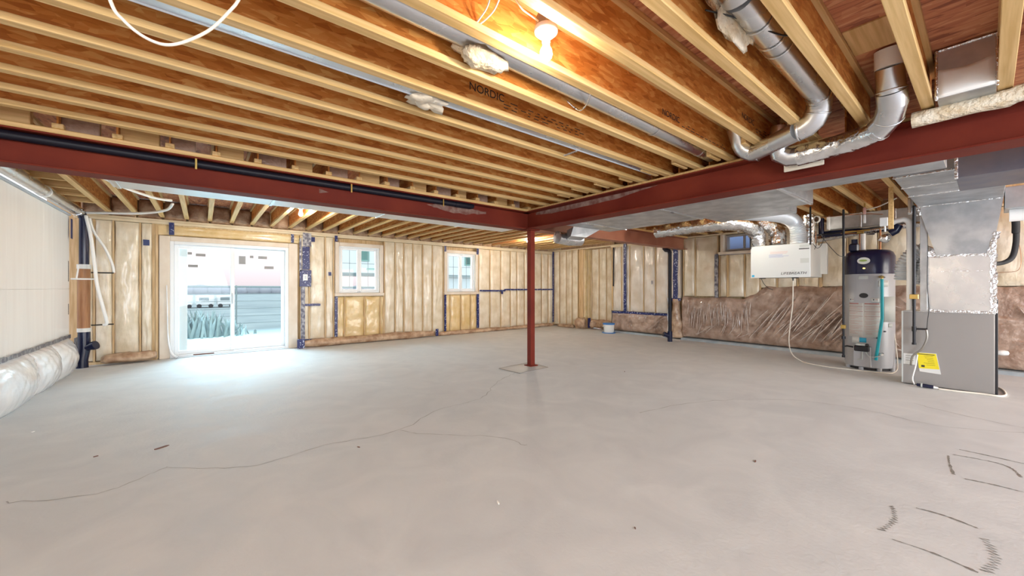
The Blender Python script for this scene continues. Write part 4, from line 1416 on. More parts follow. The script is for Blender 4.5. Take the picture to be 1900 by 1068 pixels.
def curved(parent, name, a0, a1, z0, z1, m, r=R0 + .0025, n=8):
    """a curved label on the tank; angles in degrees measured from the side facing the camera"""
    base = math.atan2(-HY, -HX)
    P = []
    for i in range(n + 1):
        a = base + math.radians(a0 + (a1 - a0) * i / n)
        P.append([(HX + r * math.cos(a), HY + r * math.sin(a), z) for z in (z0, z1)])
    dx = Vector((HX, HY, 0)).normalized() * .002
    return obj(name, M().grid(P, tuple(dx)), m, parent, True)


# negative angle = left in the view
sg = -1
curved(H, 'upper_label', -28, 4, .0, .0, 'paper') if False else None
curved(H, 'rating_label', -52, -12, .50, 1.02, 'paper')
curved(H, 'rating_label', -12, 26, .50, 1.02, 'paper', R0 + .003)
curved(H, 'pale_panel', 30, 78, .74, 1.12, 'pale')
curved(H, 'small_label', -24, -2, 1.385, 1.44, 'pale')
curved(H, 'small_label', 20, 46, 1.27, 1.36, 'paper')
curved(H, 'small_label', -50, -36, 1.04, 1.10, 'paper')
curved(H, 'small_label', 4, 22, 1.04, 1.10, 'paper')
curved(H, 'small_label', -42, -22, .40, .50, 'paper')
curved(H, 'small_label', 46, 60, .66, .72, 'pale')
curved(H, 'energy_label', -22, -6, .42, .49, 'cyanlabel')
for a0, a1 in ((-50, -24), (-10, 22)):
    curved(H, 'red_heading', a0, a1, 1.005, 1.017, 'redink', R0 + .0045)
rr = random.Random(11)
for i in range(6):
    z = .965 - i * .075
    curved(H, 'printed_rule', -50, -14, z, z + .004, 'redink' if i < 3 else 'pinkink', R0 + .0045)
    curved(H, 'printed_rule', -10, 24, z, z + .004, 'redink' if i < 3 else 'pinkink', R0 + .0045)
    for q in range(2):
        curved(H, 'printed_text', -48, -48 + rr.uniform(14, 30), z - .022 - q * .02, z - .018 - q * .02, 'pinkink', R0 + .0046)
        curved(H, 'printed_text', -8, -8 + rr.uniform(14, 28), z - .022 - q * .02, z - .018 - q * .02, 'pinkink', R0 + .0046)
for a in (-47, 8):
    curved(H, 'printed_mark', a, a + 3, 1.065, 1.08, 'ink', R0 + .0045)
    curved(H, 'printed_mark', a + 5, a + 11, 1.07, 1.076, 'redink', R0 + .0045)
# oval badge and sight port, on the camera side
base = math.atan2(-HY, -HX)


def disc(parent, name, ang, z, rw, rh, m, r, th=.006):
    a = base + math.radians(ang)
    c = Vector((HX + r * math.cos(a), HY + r * math.sin(a), z))
    nn = Vector((math.cos(a), math.sin(a), 0))
    tt = Vector((-nn.y, nn.x, 0))
    vs = []
    for o_ in (0, th):
        for k in range(24):
            q = 2 * PI * k / 24
            vs.append(c + nn * o_ + tt * rw * math.cos(q) + Vector((0, 0, rh * math.sin(q))))
    fs = [tuple(range(23, -1, -1)), tuple(range(24, 48))] + [(k, (k + 1) % 24, 24 + (k + 1) % 24, 24 + k) for k in range(24)]
    return obj(name, M().add(vs, fs), m, parent)


bd = disc(H, 'oval_badge', -12, 1.665, .075, .052, 'silverlogo', R0 + .004)
disc(H, 'badge_swoosh', -13, 1.668, .048, .016, 'green', R0 + .009, .003)
disc(H, 'indicator_lamp', -11, 1.55, .014, .010, 'amber', R0 + .004)
disc(H, 'sight_port', -12, 1.135, .052, .038, 'furnedge', R0 + .001)
for a, z in ((34, 1.41), (27, 1.43), (36, .60), (17, .50), (30, .27), (24, .60)):
    disc(H, 'bolt', a, z, .010, .010, 'furnedge', R0, .012)
# gas control
ac = base + math.radians(-14)
gc = Vector((HX + (R0 + .03) * math.cos(ac), HY + (R0 + .03) * math.sin(ac), 0))
obj('burner_cover', M().bbox((gc.x - .02, gc.y - .10, .055), (gc.x + .05, gc.y + .10, .36), .006), 'tank', H)
obj('gas_control', M().bbox((gc.x - .06, gc.y - .085, .29), (gc.x + .02, gc.y + .085, .375), .01), 'blackmetal', H)
obj('control_top', M().bbox((gc.x - .05, gc.y - .05, .372), (gc.x + .02, gc.y + .07, .405), .008), 'pale', H)
obj('control_knob', M().lathe([(.022, 0), (.022, .03)], (gc.x - .05, gc.y - .06, .39), 14, 'x'), 'blackmetal', H, 50)
obj('gas_inlet', M().tube([(7.75, 1.404, .345), (7.85, 1.38, .345), (gc.x - .02, gc.y + .05, .335)], .011, 10), 'blackmetal', H, 40)
obj('drip_tube', M().tube([(gc.x - .05, gc.y - .01, .29), (gc.x - .05, gc.y - .01, .17), (gc.x - .045, gc.y + .05, .16)], .008, 8), 'pale', H, 40)
obj('wire_loop', M().tube(sm([(gc.x - .05, gc.y - .05, .28), (gc.x - .07, gc.y - .10, .22), (gc.x - .03, gc.y - .20, .24)], 5), .006, 8), 'pale', H, True)
# drain valve, relief valve
av = base + math.radians(24)
vv = Vector((HX + R0 * math.cos(av), HY + R0 * math.sin(av), 0))
nv = Vector((math.cos(av), math.sin(av), 0))
obj('drain_valve', M().tube([vv + Vector((0, 0, .26)), vv + nv * .06 + Vector((0, 0, .26))], .018, 12), 'pvc', H, 40)
obj('relief_valve', M().tube([vv + Vector((0, 0, 1.415)), vv + nv * .07 + Vector((0, 0, 1.415))], .017, 12).tube([vv + nv * .05 + Vector((0, 0, 1.42)), vv + nv * .05 + Vector((0, 0, 1.38))], .013, 10), 'brass', H, 40)
dt_ = obj('discharge_tube', M().tube([vv + nv * .05 + Vector((0, 0, 1.385)), vv + nv * .055 + Vector((0, 0, .80)), vv + nv * .06 + Vector((.0, .07, .17))], .019, 14), 'cyan', H, 40)
# the grey pipe at left of tank and water pipes above
obj('water_pipe', M().tube([(HX + .05, HY + .12, 1.83), (HX + .05, HY + .12, 2.12), (HX + .05, HY + .35, 2.15)], .012, 12), 'copper', H, 40)
obj('water_pipe', M().tube([(HX + .05, HY - .12, 1.83), (HX + .05, HY - .12, 2.16)], .012, 12), 'copper', H, 40)
obj('vent_motor', M().bbox((HX - .16, HY + .10, 1.82), (HX - .02, HY + .22, 1.95), .02).lathe([(.04, 0), (.04, .12)], (HX - .08, HY + .16, 1.90), 16), 'navypipe', H)
obj('vent_pipe', M().tube([(HX - .08, HY + .06, 1.84), (HX - .08, HY + .06, 2.10)], .032, 16), 'pvc', H, 40)

t_ = thing('gas_pipe', 'tall black iron gas pipe standing left of the water heater', 'pipe', (7.75, 1.404, .17))
obj('pipe', M().tube([(7.75, 1.404, 2.47), (7.75, 1.404, .20)], .015, 14), 'blackmetal', t_, 40)
obj('union', M().tube([(7.75, 1.404, .46), (7.75, 1.404, .50)], .026, 8), 'blackmetal', t_)
obj('yellow_valve', M().bbox((7.72, 1.375, .62), (7.78, 1.435, .68), .006), 'brass', t_)
obj('cap', M().tube([(7.75, 1.404, .175), (7.75, 1.404, .21)], .021, 12), 'blackmetal', t_, 40)
cable('clear_drain_tube', [(8.12, .90, .75), (8.10, .86, .35), (8.05, .84, .08), (7.9, .86, .012), (7.75, .95, .010), (7.68, 1.2, .010), (7.65, 1.548, .010), (7.75, 1.85, .010), (7.9, 1.98, .012), (7.80, 2.08, .12), (7.62, 2.08, .34), (7.50, 2.03, .65), (7.40, 1.97, 1.0), (7.335, 1.948, 1.385)],
      .0075, 'cable', 'pale drain tube from the white ventilator down and along the floor', 'hose')
cable('hose_stub', [(8.1, 2.65, 1.44), (8.12, 2.61, 1.33), (8.13, 2.54, 1.25), (8.13, 2.467, 1.215)], .005, 'wire', 'short dark wire curling under the white ventilator')

# ---- ventilator
V = thing('ventilator', 'white wall-hung ventilator box with ducts on its top', 'ventilator', (8.4, 2.3, 1.43))
obj('cabinet', M().bbox((8.02, 1.885, 1.44), (8.75, 2.785, 2.015), .008), 'ervside', V)
obj('front_door', M().bbox((8.00, 1.88, 1.435), (8.022, 2.79, 2.02), .006), 'erv', V)
for y_ in (2.60, 2.10):
    obj('latch', M().bbox((8.01, y_ - .05, 1.418), (8.04, y_ + .05, 1.436), .003), 'wire', V)
obj('drain_nipple', M().tube([(8.15, 2.165, 1.44), (8.15, 2.165, 1.38)], .010, 10), 'wire', V, 40)
obj('side_bracket', M().bbox((8.66, 1.80, 1.50), (8.76, 1.90, 2.05), .004), 'ervside', V)
fd = V
obj('door_slot', M().box((7.998, 1.895, 1.915), (8.0005, 2.04, 1.93)), 'wire', fd)
obj('door_emblem', M().box((7.998, 2.725, 1.455), (8.0005, 2.765, 1.49)), 'cyanlabel', fd)
text('door_lettering', 'LIFEBREATH', .062, frame_negx((7.9985, 2.31, 1.488)), 'ink', fd, 1.12, .25)
disc2 = M()
for i in range(3):
    disc2.box((7.998, 2.47 - .0, 1.895 - i * .016), (8.0004, 2.47 - rr.uniform(.25, .33), 1.899 - i * .016))
obj('door_print', disc2, 'pinkink', fd)
d3 = M()
for i in range(4):
    d3.box((7.998, 2.49, 1.845 - i * .015), (8.0004, 2.49 - rr.uniform(.10, .34), 1.849 - i * .015))
obj('door_print', d3, 'blueink', fd)
obj('door_sticker', M().box((7.9982, 1.90, 1.95), (8.0004, 2.03, 1.99)), 'pale', fd)
obj('door_sticker', M().box((7.9982, 1.90, 1.68), (8.0004, 2.02, 1.76)), 'pale', fd)
g_ = M()
for k in range(24):
    a = 2 * PI * k / 24
g_.tube([Vector((7.9985, 2.12 + .022 * math.cos(2 * PI * k / 20), 1.545 + .016 * math.sin(2 * PI * k / 20))) for k in range(17)], .0025, 6)
obj('door_emblem', g_, 'pale', fd)
# flexible ducts
o = obj('flexible_duct', ribbed([(6.76, 3.98, 2.32), (6.76, 3.55, 2.33), (6.78, 3.1, 2.335), (6.86, 2.66, 2.325), (7.02, 2.48, 2.28), (7.24, 2.44, 2.16), (7.33, 2.43, 1.945)], .108, .045, .08, 22, wob=.16), 'foil', None, 60)
tag(o, 'long silver flexible duct running left from the ventilator top', 'duct')
o = obj('flexible_duct', ribbed([(7.36, 2.80, 2.33), (7.40, 2.62, 2.37), (7.44, 2.40, 2.36), (7.48, 2.25, 2.25), (7.46, 2.19, 2.10), (7.42, 2.18, 1.945)], .112, .05, .08, 22, wob=.3), 'foil', None, 60)
tag(o, 'crinkled foil duct arching onto the middle of the ventilator top', 'duct')
o = obj('flexible_duct', ribbed([(6.1, 2.28, 2.35), (6.6, 2.12, 2.37), (7.0, 2.00, 2.37), (7.25, 1.93, 2.31), (7.35, 1.89, 2.17), (7.35, 1.89, 1.945)], .100, .032, .10), 'whiteduct', None, 60)
tag(o, 'ribbed grey flexible duct bending onto the right end of the ventilator', 'duct')
o = obj('flexible_duct', ribbed([(7.66, 1.84, 2.44), (7.66, 1.83, 2.2), (7.64, 1.83, 1.945)], .085, .032, .10), 'foil', None, 60)
tag(o, 'short ribbed duct behind the right end of the ventilator', 'duct')
obj('strap', M().bbox((7.985, 2.775, 1.98), (7.998, 2.80, 2.625), .001), 'wire', V)
obj('strap', M().bbox((7.985, 1.865, 1.98), (7.998, 1.89, 2.625), .001), 'wire', V)

# ---- wall ducts and piping behind the heater
t_ = thing('wall_duct', 'rectangular sheet metal duct on the wall above the water heater', 'duct', (8.8, 1.2, 2.2))
obj('duct_body', M().bbox((8.36, .55, 2.25), (8.75, 1.74, 2.48), .004), 'duct', t_)
for y_ in (.9, 1.3, 1.7):
    obj('drive_cleat', M().bbox((8.35, y_ - .012, 2.24), (8.37, y_ + .012, 2.485), .002), 'galv', t_)
t_ = thing('exhaust_pipe', 'dark exhaust pipe running level behind the black gas pipe', 'pipe', (8.5, 1.5, 2.2))
obj('pipe', M().tube([(8.45, 1.82, 2.185), (8.45, 1.35, 2.185), (8.5, 1.15, 2.17)], .055, 18), 'navypipe', t_, 40)
obj('riser', M().tube([(8.40, 1.82, 2.16), (8.40, 1.82, 2.46)], .04, 16), 'navypipe', t_, 40)
o = obj('foil_wrapped_pipe', M().tube(sm([(8.5, 2.0, 2.10), (8.5, 1.7, 2.13), (8.45, 1.3, 2.17), (8.4, .9, 2.20), (8.4, .6, 2.22)], 6), .05, 16, wob=.35), 'foil', None, 60)
tag(o, 'crinkled foil-wrapped pipe along the wall above the water heater', 'pipe')
o = obj('brass_manifold', M().tube([(8.1, 1.48, 2.155), (8.1, 1.15, 2.155)], .016, 12).tube([(8.1, 1.30, 2.13), (8.1, 1.22, 2.13)], .024, 12), 'brass', None, 40)
tag(o, 'short brass valve line above the water heater', 'pipe')
o = obj('supply_line', M().tube([(8.1, 1.95, 2.14), (8.1, 1.45, 2.155)], .014, 12), 'blackmetal', None, 40)
tag(o, 'black iron line joining the brass valve above the water heater', 'pipe')
t_ = thing('expansion_valve', 'small white and red fitting hanging from the joist above the water heater', 'fitting', (7.55, 1.13, 2.2))
obj('red_body', M().lathe([(.014, 0), (.018, .01), (.018, .09), (.012, .10)], (7.55, 1.13, 2.33), 14), 'pinkink', t_, 40)
obj('white_body', M().lathe([(.014, 0), (.016, .01), (.016, .11), (.012, .12)], (7.55, 1.13, 2.20), 14), 'pvc', t_, 40)
obj('hook', M().tube([(7.55, 1.13, 2.42), (7.55, 1.13, 2.49)], .01, 8), 'brass', t_, 40)
t_ = thing('junction_box', 'pale square junction box fixed beside the wooden brace', 'box', (6.6, .80, 2.02))
obj('box_body', M().bbox((6.58, .772, 2.02), (6.64, .847, 2.125), .004), 'paper', t_)
obj('conduit', M().tube([(6.61, .80, 2.02), (6.61, .80, 1.95)], .009, 8), 'pvc', t_, 40)
o = obj('wooden_brace', M().bbox((6.60, .725, 1.98), (6.64, .77, ZJ), .003), 'pine')
tag(o, 'upright wooden brace hanging from a joist left of the plenum', 'brace')
cable('red_pipe', [(8.0, 2.0, 2.40), (8.0, 1.6, 2.42), (8.0, 1.2, 2.40), (8.05, 1.0, 2.37)], .007, 'copper', 'thin red tube crossing the joist bay above the heater', 'pipe')
cable('white_tube', [(7.6, 1.12, 2.40), (7.4, .95, 2.40), (7.1, .75, 2.43)], .008, 'pvc', 'thin white tube rising to the right across the joist bay', 'pipe')
t_ = thing('cable_coil', 'coil of white cable hanging right of the ventilator ducts', 'cable', (8.0, 1.82, 2.2))
g_ = M()
for q in range(2):
    g_.tube([Vector((8.0 + q * .02, 1.80 + (.042 + q * .006) * math.cos(2 * PI * k / 18), 2.40 + (.05 + q * .006) * math.sin(2 * PI * k / 18))) for k in range(19)], .008, 8)
obj('coil', g_, 'cable', t_, True)
obj('tail', M().tube(sm([(8.0, 1.84, 2.38), (8.0, 1.83, 2.25), (8.0, 1.85, 2.1), (8.02, 1.83, 1.98)], 5), .007, 8), 'cable', t_, True)
for k, (p, lb_) in enumerate((
        ([(8.0, 1.80, 2.45), (8.0, 1.79, 2.2), (8.02, 1.80, 2.0), (8.03, 1.83, 1.90)], 'black wire hanging straight down right of the ventilator'),
        ([(8.03, 1.85, 2.0), (8.04, 1.80, 1.92), (8.02, 1.74, 1.96), (7.95, 1.68, 2.10)], 'black wire looping from the ventilator side'),
        ([(8.0, 1.74, 2.15), (7.95, 1.67, 2.02), (7.9, 1.56, 1.86), (7.85, 1.47, 1.76), (7.9, 1.38, 1.74)], 'black wire sagging from the ventilator to the water heater'))):
    cable('hanging_wire', p, .0045, 'wire', lb_)
cable('copper_drop', [(8.02, 1.81, 2.2), (8.02, 1.81, 2.0)], .007, 'copper', 'short copper stub among the wires right of the ventilator', 'pipe')

# ---- pipe stack by the beam end
t_ = thing('vent_stack', 'black plastic pipe stack with a floor cleanout under the faded beam end', 'pipe', (8.50, 4.66, 0))
obj('pipe', M().tube([(8.50, 4.66, .10), (8.50, 4.66, 2.10)], .040, 18), 'black', t_, 40)
obj('top_elbow', M().tube([(8.50, 4.66, 2.06), (8.50, 4.68, 2.12), (8.50, 4.76, 2.14), (8.50, 4.80, 2.18), (8.50, 4.80, 2.26)], .046, 16), 'black', t_, 40)
obj('cleanout', M().tube([(8.50, 4.66, .0), (8.50, 4.66, .24)], .055, 18).tube([(8.50, 4.66, .12), (8.40, 4.74, .17)], .050, 18).tube([(8.41, 4.73, .165), (8.38, 4.755, .18)], .057, 18), 'navypipe', t_, 40)
cable('white_cable', [(9.05, 4.93, 2.3), (9.03, 4.93, 2.0), (9.03, 4.96, 1.5), (9.03, 4.94, 1.0), (8.8, 4.86, .5), (8.6, 4.78, .2)], .007, 'pvc', 'thin white tube hanging beside the blue-taped post at the right wall')
# ---- corner stack, left back
SX, SY = -1.46, 8.93
t_ = thing('drain_stack', 'drain stack in the left back corner, black above and below a brown length', 'pipe', (SX, SY, 0))
obj('upper_pipe', M().tube([(SX, SY, 1.58), (SX, SY, 2.35), (SX - .05, SY - .06, 2.45)], .058, 20), 'navypipe', t_, 40)
obj('brown_pipe', M().tube([(SX - .005, SY, .60), (SX, SY, 1.58)], .072, 20), 'brownpipe', t_, 40)
obj('collar', M().tube([(SX, SY, 1.55), (SX, SY, 1.62)], .080, 20), 'paper', t_, 40)
obj('collar', M().tube([(SX, SY, .56), (SX, SY, .62)], .078, 20), 'paper', t_, 40)
obj('cleanout', M().tube([(SX - .02, SY - .02, .0), (SX - .02, SY - .02, .12), (SX, SY, .3), (SX, SY, .57)], [.075, .07, .075, .07], 20).tube([(SX, SY, .30), (SX + .11, SY - .06, .34)], .058, 18).tube([(SX + .10, SY - .055, .335), (SX + .14, SY - .075, .35)], .068, 18), 'navypipe', t_, 40)
obj('crosspiece', M().tube([(SX - .12, SY - .12, 1.39), (SX + .16, SY - .09, 1.39)], .013, 8).tube([(SX - .06, SY - .12, 1.39), (SX - .04, SY - .10, 1.60)], .010, 8), 'pvc', t_, 40)
cable('white_hose', [(-1.42, 8.80, 2.38), (-1.37, 8.78, 2.1), (-1.33, 8.78, 1.7), (-1.30, 8.80, 1.3), (-1.24, 8.82, .95), (-1.20, 8.84, .70), (-1.24, 8.86, .66)], .022, 'pvc', 'thick white hose hanging beside the corner drain stack', 'hose', n=12)
cable('white_hose', [(-1.40, 8.92, 2.36), (-1.36, 8.96, 2.15), (-1.24, 8.98, 1.9), (-1.16, 9.0, 1.65), (-1.14, 9.0, 1.5)], .018, 'pvc', 'thinner white hose right of the thick one in the left back corner', 'hose', n=12)
for z, lb_ in ((1.495, 'upper'), (.66, 'lower')):
    o = obj('pipe_clip', M().tube([(-1.38, 8.90, z), (-1.14, 8.97, z)], .010, 8), 'wire', None, 40)
    tag(o, '%s black clip holding the white hoses in the left back corner' % lb_, 'clip')
cable('grey_conduit', [(-1.42, 8.85, 2.43), (-1.15, 8.6, 2.42), (-.75, 8.3, 2.42), (-.45, 7.9, 2.44), (-.35, 7.5, 2.48)], .020, 'pvc', 'pale conduit sagging under the joists at the left back corner', 'conduit')
cable('grey_conduit', [(-.90, 5.45, 2.47), (-.85, 5.8, 2.43), (-.72, 6.3, 2.42), (-.5, 6.9, 2.44), (-.35, 7.2, 2.48)], .017, 'pvc', 'pale conduit stapled below the joists beyond the left end of the beam', 'conduit')
# round pipe along the top of the left wall
t_ = thing('wall_pipe', 'large grey pipe running along the top of the white left wall', 'pipe', (-1.5, 6, 2.4))
obj('pipe', M().tube([(-1.50, 4.8, 2.42), (-1.50, 8.72, 2.42)], .065, 22), 'galv', t_, 40)
obj('ring_clamp', M().tube([(-1.50, 7.12, 2.42), (-1.50, 7.16, 2.42)], .074, 22), 'pvc', t_, 40)
obj('end_wrap', M().tube([(-1.50, 8.66, 2.42), (-1.50, 8.80, 2.42)], .07, 20, wob=.3), 'foil', t_, 40)
# joist stubs running sideways above the pipe
for k in range(7):
    y_ = 5.2 + k * .5
    o = obj('ladder_block', M().bbox((XL, y_ - .019, ZJ), (-1.24, y_ + .019, ZJ + .24), .003), 'pine')
    tag(o, '%s short block between left wall and first joist, counting from the beam' % ('first' if k == 0 else ordn[k]), 'block', 'blocks beside the left wall')


# ============================================================ floor-level insulation rolls
def roll(pts, r, seed, label, flat=.8, m='roll'):
    c = sm(pts, 10)
    n = 16
    vs, fs = [], []
    for i, p in enumerate(c):
        u = i / (len(c) - 1)
        taper = min(1, .55 + 3 * min(u, 1 - u))
        d = (c[min(i + 1, len(c) - 1)] - c[max(i - 1, 0)]).normalized()
        sd = d.cross(Vector((0, 0, 1))).normalized()
        for k in range(n):
            a = 2 * PI * k / n
            rr_ = r * taper * (1 + .28 * pn(Vector((p.x * 3 + seed, p.y * 3, k * .5))) + .2 * pn(Vector((p.x * 10, k * .9, seed))))
            z = math.sin(a) * rr_ * flat
            vs.append((p.x + sd.x * math.cos(a) * rr_, p.y + sd.y * math.cos(a) * rr_, max(.002, p.z + z)))
    for i in range(len(c) - 1):
        for k in range(n):
            fs.append((i * n + k, i * n + (k + 1) % n, (i + 1) * n + (k + 1) % n, (i + 1) * n + k))
    fs.append(tuple(range(n)))
    fs.append(tuple((len(c) - 1) * n + k for k in range(n)))
    o = obj('insulation_roll', M().add(vs, fs), m, None, True)
    return tag(o, label, 'insulation')


roll([(-1.28, 8.98, .09), (-1.0, 8.97, .10), (-.62, 8.97, .11)], .10, 1, 'brown folded insulation at the floor left of the patio door')
roll([(1.62, 8.98, .085), (2.1, 8.97, .09), (2.9, 8.98, .08), (3.7, 8.97, .09), (4.65, 8.97, .085)], .105, 2, 'long brown insulation roll on the floor right of the patio door')
roll([(4.72, 9.0, .05), (5.4, 9.0, .045), (6.2, 9.0, .05), (7.1, 9.0, .045)], .075, 3, 'flattened brown insulation fold below the second window')
roll([(7.1, 9.02, .04), (7.8, 9.02, .045), (8.6, 9.02, .05), (9.0, 9.02, .05)], .07, 4, 'thin brown insulation fold on the floor behind the steel post')
roll([(9.02, 8.8, .04), (9.0, 8.4, .045), (9.02, 8.1, .05)], .07, 5, 'short insulation fold along the right wall past the far corner')
roll([(9.02, 8.0, .16), (9.05, 7.84, .17), (9.12, 7.72, .16)], .17, 6, 'rounded bundle of insulation at the foot of the projecting corner', 1.1)
roll([(9.20, 7.66, .14), (9.38, 7.5, .16), (9.38, 7.2, .15), (9.38, 6.95, .13)], .13, 7, 'brown insulation bundle in the recess behind the bucket', 1.1)
strip(wall_right, 'Y', 9.08, 9.20, .04, .34, 7.60, -1, m='navy', name='tape_strip')
strip(wall_back, 'Y', 1.50, 1.64, .0, .2, 8.88, -1, name='tape_strip')
strip(wall_back, 'Y', 4.64, 4.72, .02, .2, 8.88, -1, name='tape_strip')
o = obj('poly_tail', M().tube(sm([(-.50, 9.06, 1.3), (-.49, 9.05, .9), (-.48, 9.04, .4), (-.44, 9.02, .12), (-.36, 8.99, .02)], 6), [.006] * 6 + [.008] * 6 + [.012] * 6 + [.02] * 6 + [.035], 8), 'white_poly', None, True)
tag(o, 'twist of white poly hanging at the left jamb of the patio door', 'plastic')

# ---- bucket
bx, by = 8.80, 6.62
t_ = thing('bucket', 'white bucket with a blue rim standing by the right wall', 'bucket', (bx, by, .02))
obj('tray', M().lathe([(.18, 0), (.19, .012), (.19, .02)], (bx, by, 0), 24), 'blue', t_, 50)
obj('body', M().lathe([(.13, .02), (.135, .03), (.15, .24), (.15, .25)], (bx, by, 0), 28), 'bucket', t_, 50)
obj('rim', M().lathe([(.158, .235), (.166, .245), (.166, .275), (.150, .28)], (bx, by, 0), 28), 'blue', t_, 50)
obj('handle', M().tube(sm([(bx - .165, by, .24), (bx - .16, by + .05, .20), (bx - .12, by + .12, .18), (bx, by + .166, .19)], 5), .006, 8), 'pvc', t_, True)
cable('stick', [(8.92, 6.62, .26), (9.0, 6.66, .45), (9.04, 6.7, .62)], .008, 'wire', 'dark stick leaning from the bucket to the wall', 'stick')

# ---- loose scraps on the floor
sc_ = [(-.253, 4.06, .05, .5, 'chip', 'dark wood chip on the floor in front of the patio door'),
       (1.338, 1.79, .022, 1.2, 'pvc', 'small white plaster crumb in the middle foreground floor'),
       (-.62, 4.15, .014, .3, 'chip', 'tiny dark crumb left of the dark wood chip'),
       (-1.15, 5.2, .013, .9, 'pvc', 'tiny white crumb near the left wall skirt'),
       (3.1, 1.05, .020, .2, 'chip', 'dark leaf-like scrap on the right foreground floor'),
       (1.75, 1.15, .010, .8, 'chip', 'tiny dark speck in the centre foreground'),
       (.95, 3.1, .016, 2, 'chip', 'small dark splinter beside the hairline crack'),
       (4.9, 3.4, .02, .4, 'chip', 'dark splinter on the floor right of the post')]
for k, (x, y_, s_, an, m_, lb_) in enumerate(sc_):
    g_ = M()
    vs = []
    for q in range(7):
        a = 2 * PI * q / 7
        vs.append((x + s_ * math.cos(a) * math.cos(an) - s_ * .25 * math.sin(a) * math.sin(an), y_ + s_ * math.cos(a) * math.sin(an) + s_ * .25 * math.sin(a) * math.cos(an)))
    g_.add([(a, b, 0) for a, b in vs] + [(a, b, .004 + .002 * (q % 2)) for q, (a, b) in enumerate(vs)], [tuple(range(6, -1, -1)), tuple(range(7, 14))] + [(q, (q + 1) % 7, 7 + (q + 1) % 7, 7 + q) for q in range(7)])
    o = obj('floor_scrap', g_, m_)
    tag(o, lb_, 'debris')

# ============================================================ outdoors
ground = struct('trim_3', M().box((-60, 9.40, -.30), (90, 120, -.06)), 'grass')
ground.name = 'field_ground'
patio = struct('patio_slab', M().box((-1.5, 9.38, -.06), (2.6, 11.6, -.02)), 'gravel')
# fence
f_ = thing('chain_fence', 'grey wire fence across the field behind the patio door', 'fence', (1, 14.5, -.06))
fy = 14.6
for k in range(9):
    x = -4.2 + k * 1.25
    obj('fence_post', M().tube([(x, fy, -.06), (x, fy, 1.33)], .022, 10), 'fence', f_, 40)
obj('top_rail', M().tube([(-4.4, fy, 1.31), (6.2, fy, 1.27)], .030, 10), 'fence', f_, 40)
for k in range(5):
    z = .15 + k * .23
    obj('wire_line', M().tube([(-4.4, fy, z), (6.2, fy, z)], .008, 6), 'fence', f_)
# grasses
rs = random.Random(8)


def bush(c, n, hgt, sp, label, m='bush'):
    vs, fs = [], []
    for _ in range(n):
        x = c[0] + rs.gauss(0, sp)
        y_ = c[1] + rs.gauss(0, sp * .5)
        hh = hgt * rs.uniform(.4, 1) * math.exp(-((x - c[0]) / sp / 2.2) ** 2)
        dx, dy = rs.uniform(-.2, .2), rs.uniform(-.15, .15)
        w = rs.uniform(.015, .04)
        b = len(vs)
        vs += [(x - w, y_, -.06), (x + w, y_, -.06), (x + dx * .5 + w * .8, y_ + dy * .5, hh * .6), (x + dx * .5 - w * .8, y_ + dy * .5, hh * .6), (x + dx, y_ + dy, hh)]
        fs += [(b, b + 1, b + 2, b + 3), (b + 3, b + 2, b + 4)]
    o = obj('tall_grass', M().add(vs, fs), m)
    o['kind'] = 'stuff'
    return tag(o, label, 'grass')


bush((-.1, 13.2), 260, .75, .45, 'clump of tall hazy grass outside the left glass panel')
None and bush((1.6, 14.0), 60, .25, .6, 'low grass outside the right glass panel')
for k, (x, lb_) in enumerate(((-1.0, 'leftmost of the white vehicles across the field'), (.1, 'middle white vehicle across the field'), (1.2, 'rightmost of the white vehicles across the field'))):
    t_ = thing('van', lb_, 'vehicle', (x, 33, -.06), 'vehicles across the field')
    obj('body', M().bbox((x - .48, 32.2, .1), (x + .48, 33.6, .75), .06), 'truck', t_)
    obj('windows', M().bbox((x - .3, 32.19, .42), (x + .2, 32.21, .62), .004), 'fence', t_)
    for q in (-.3, .3):
        obj('wheel', M().lathe([(.13, 0), (.13, .1)], (x + q, 32.15, .07), 14, 'y'), 'furnedge', t_)
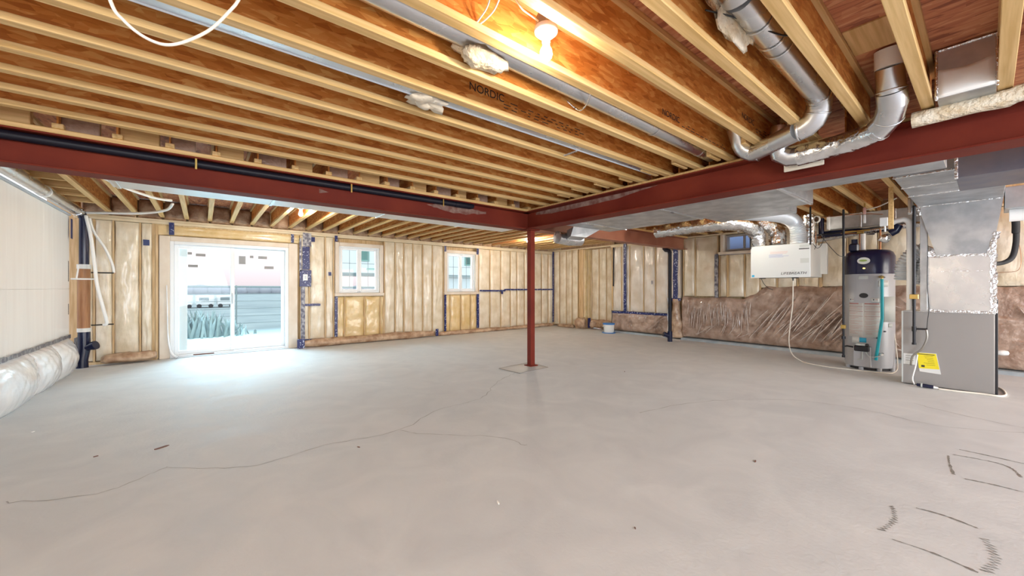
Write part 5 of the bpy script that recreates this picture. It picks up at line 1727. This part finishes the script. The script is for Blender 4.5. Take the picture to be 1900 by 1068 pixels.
# distant tree line
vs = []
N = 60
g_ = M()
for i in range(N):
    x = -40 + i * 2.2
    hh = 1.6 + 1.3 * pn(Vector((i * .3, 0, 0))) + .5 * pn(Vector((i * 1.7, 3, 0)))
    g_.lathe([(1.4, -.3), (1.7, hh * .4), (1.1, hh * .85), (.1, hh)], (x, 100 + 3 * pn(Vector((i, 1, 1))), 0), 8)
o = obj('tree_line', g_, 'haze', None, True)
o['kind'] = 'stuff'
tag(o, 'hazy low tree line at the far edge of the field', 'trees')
# neighbouring house
hs = thing('neighbour_house', 'pale neighbouring house with green trim seen through the casement windows', 'house', (15, 30, -.06))
obj('wall', M().bbox((7.6, 30, 2.4), (26, 38, 8.5), .02), 'house', hs)
obj('lower_wall', M().bbox((14.5, 30.6, -.06), (26, 38, 2.4), .02), 'house', hs)
for x in (9.1, 11.0, 16.0, 18.6, 21):
    wn = obj('house_window', M().bbox((x, 29.93, 3.3), (x + .9, 30.0, 4.9), .01), 'housegreen', hs)
    obj('pane', M().box((x + .08, 29.91, 3.4), (x + .82, 29.93, 4.8)), 'glass', wn)
obj('deck_rail', M().bbox((9.6, 29.3, 2.6), (12.0, 29.4, 2.75), .01), 'housegreen', hs)
# window well behind the small window
g_ = M()
P = []
for i in range(17):
    a = PI * i / 16
    P.append([(9.45 + .75 * math.sin(a), 3.41 + .75 * math.cos(a), z) for z in (1.7, 2.62)])
o = obj('window_well', M().grid(P, (.01, 0, 0)), 'windowwell', None, True)
tag(o, 'blue steel window well outside the small high window', 'window well')

# the ventilator hangs from the joists, a little nearer than the wall: bring it and its wiring to their true distance
KV = 0.9
for o in list(bpy.data.objects):
    if o.parent is None and (o.name == 'ventilator' or o.name == 'cable_coil' or o.name.startswith('hanging_wire') or o.name.startswith('hose_stub') or o.name.startswith('copper_drop')):
        L_ = o.location
        o.location = (L_.x * KV, L_.y * KV, 1.25 + (L_.z - 1.25) * KV)
        o.scale = (KV, KV, KV)
for o in bpy.data.objects:
    if '_w' in o:
        del o['_w']
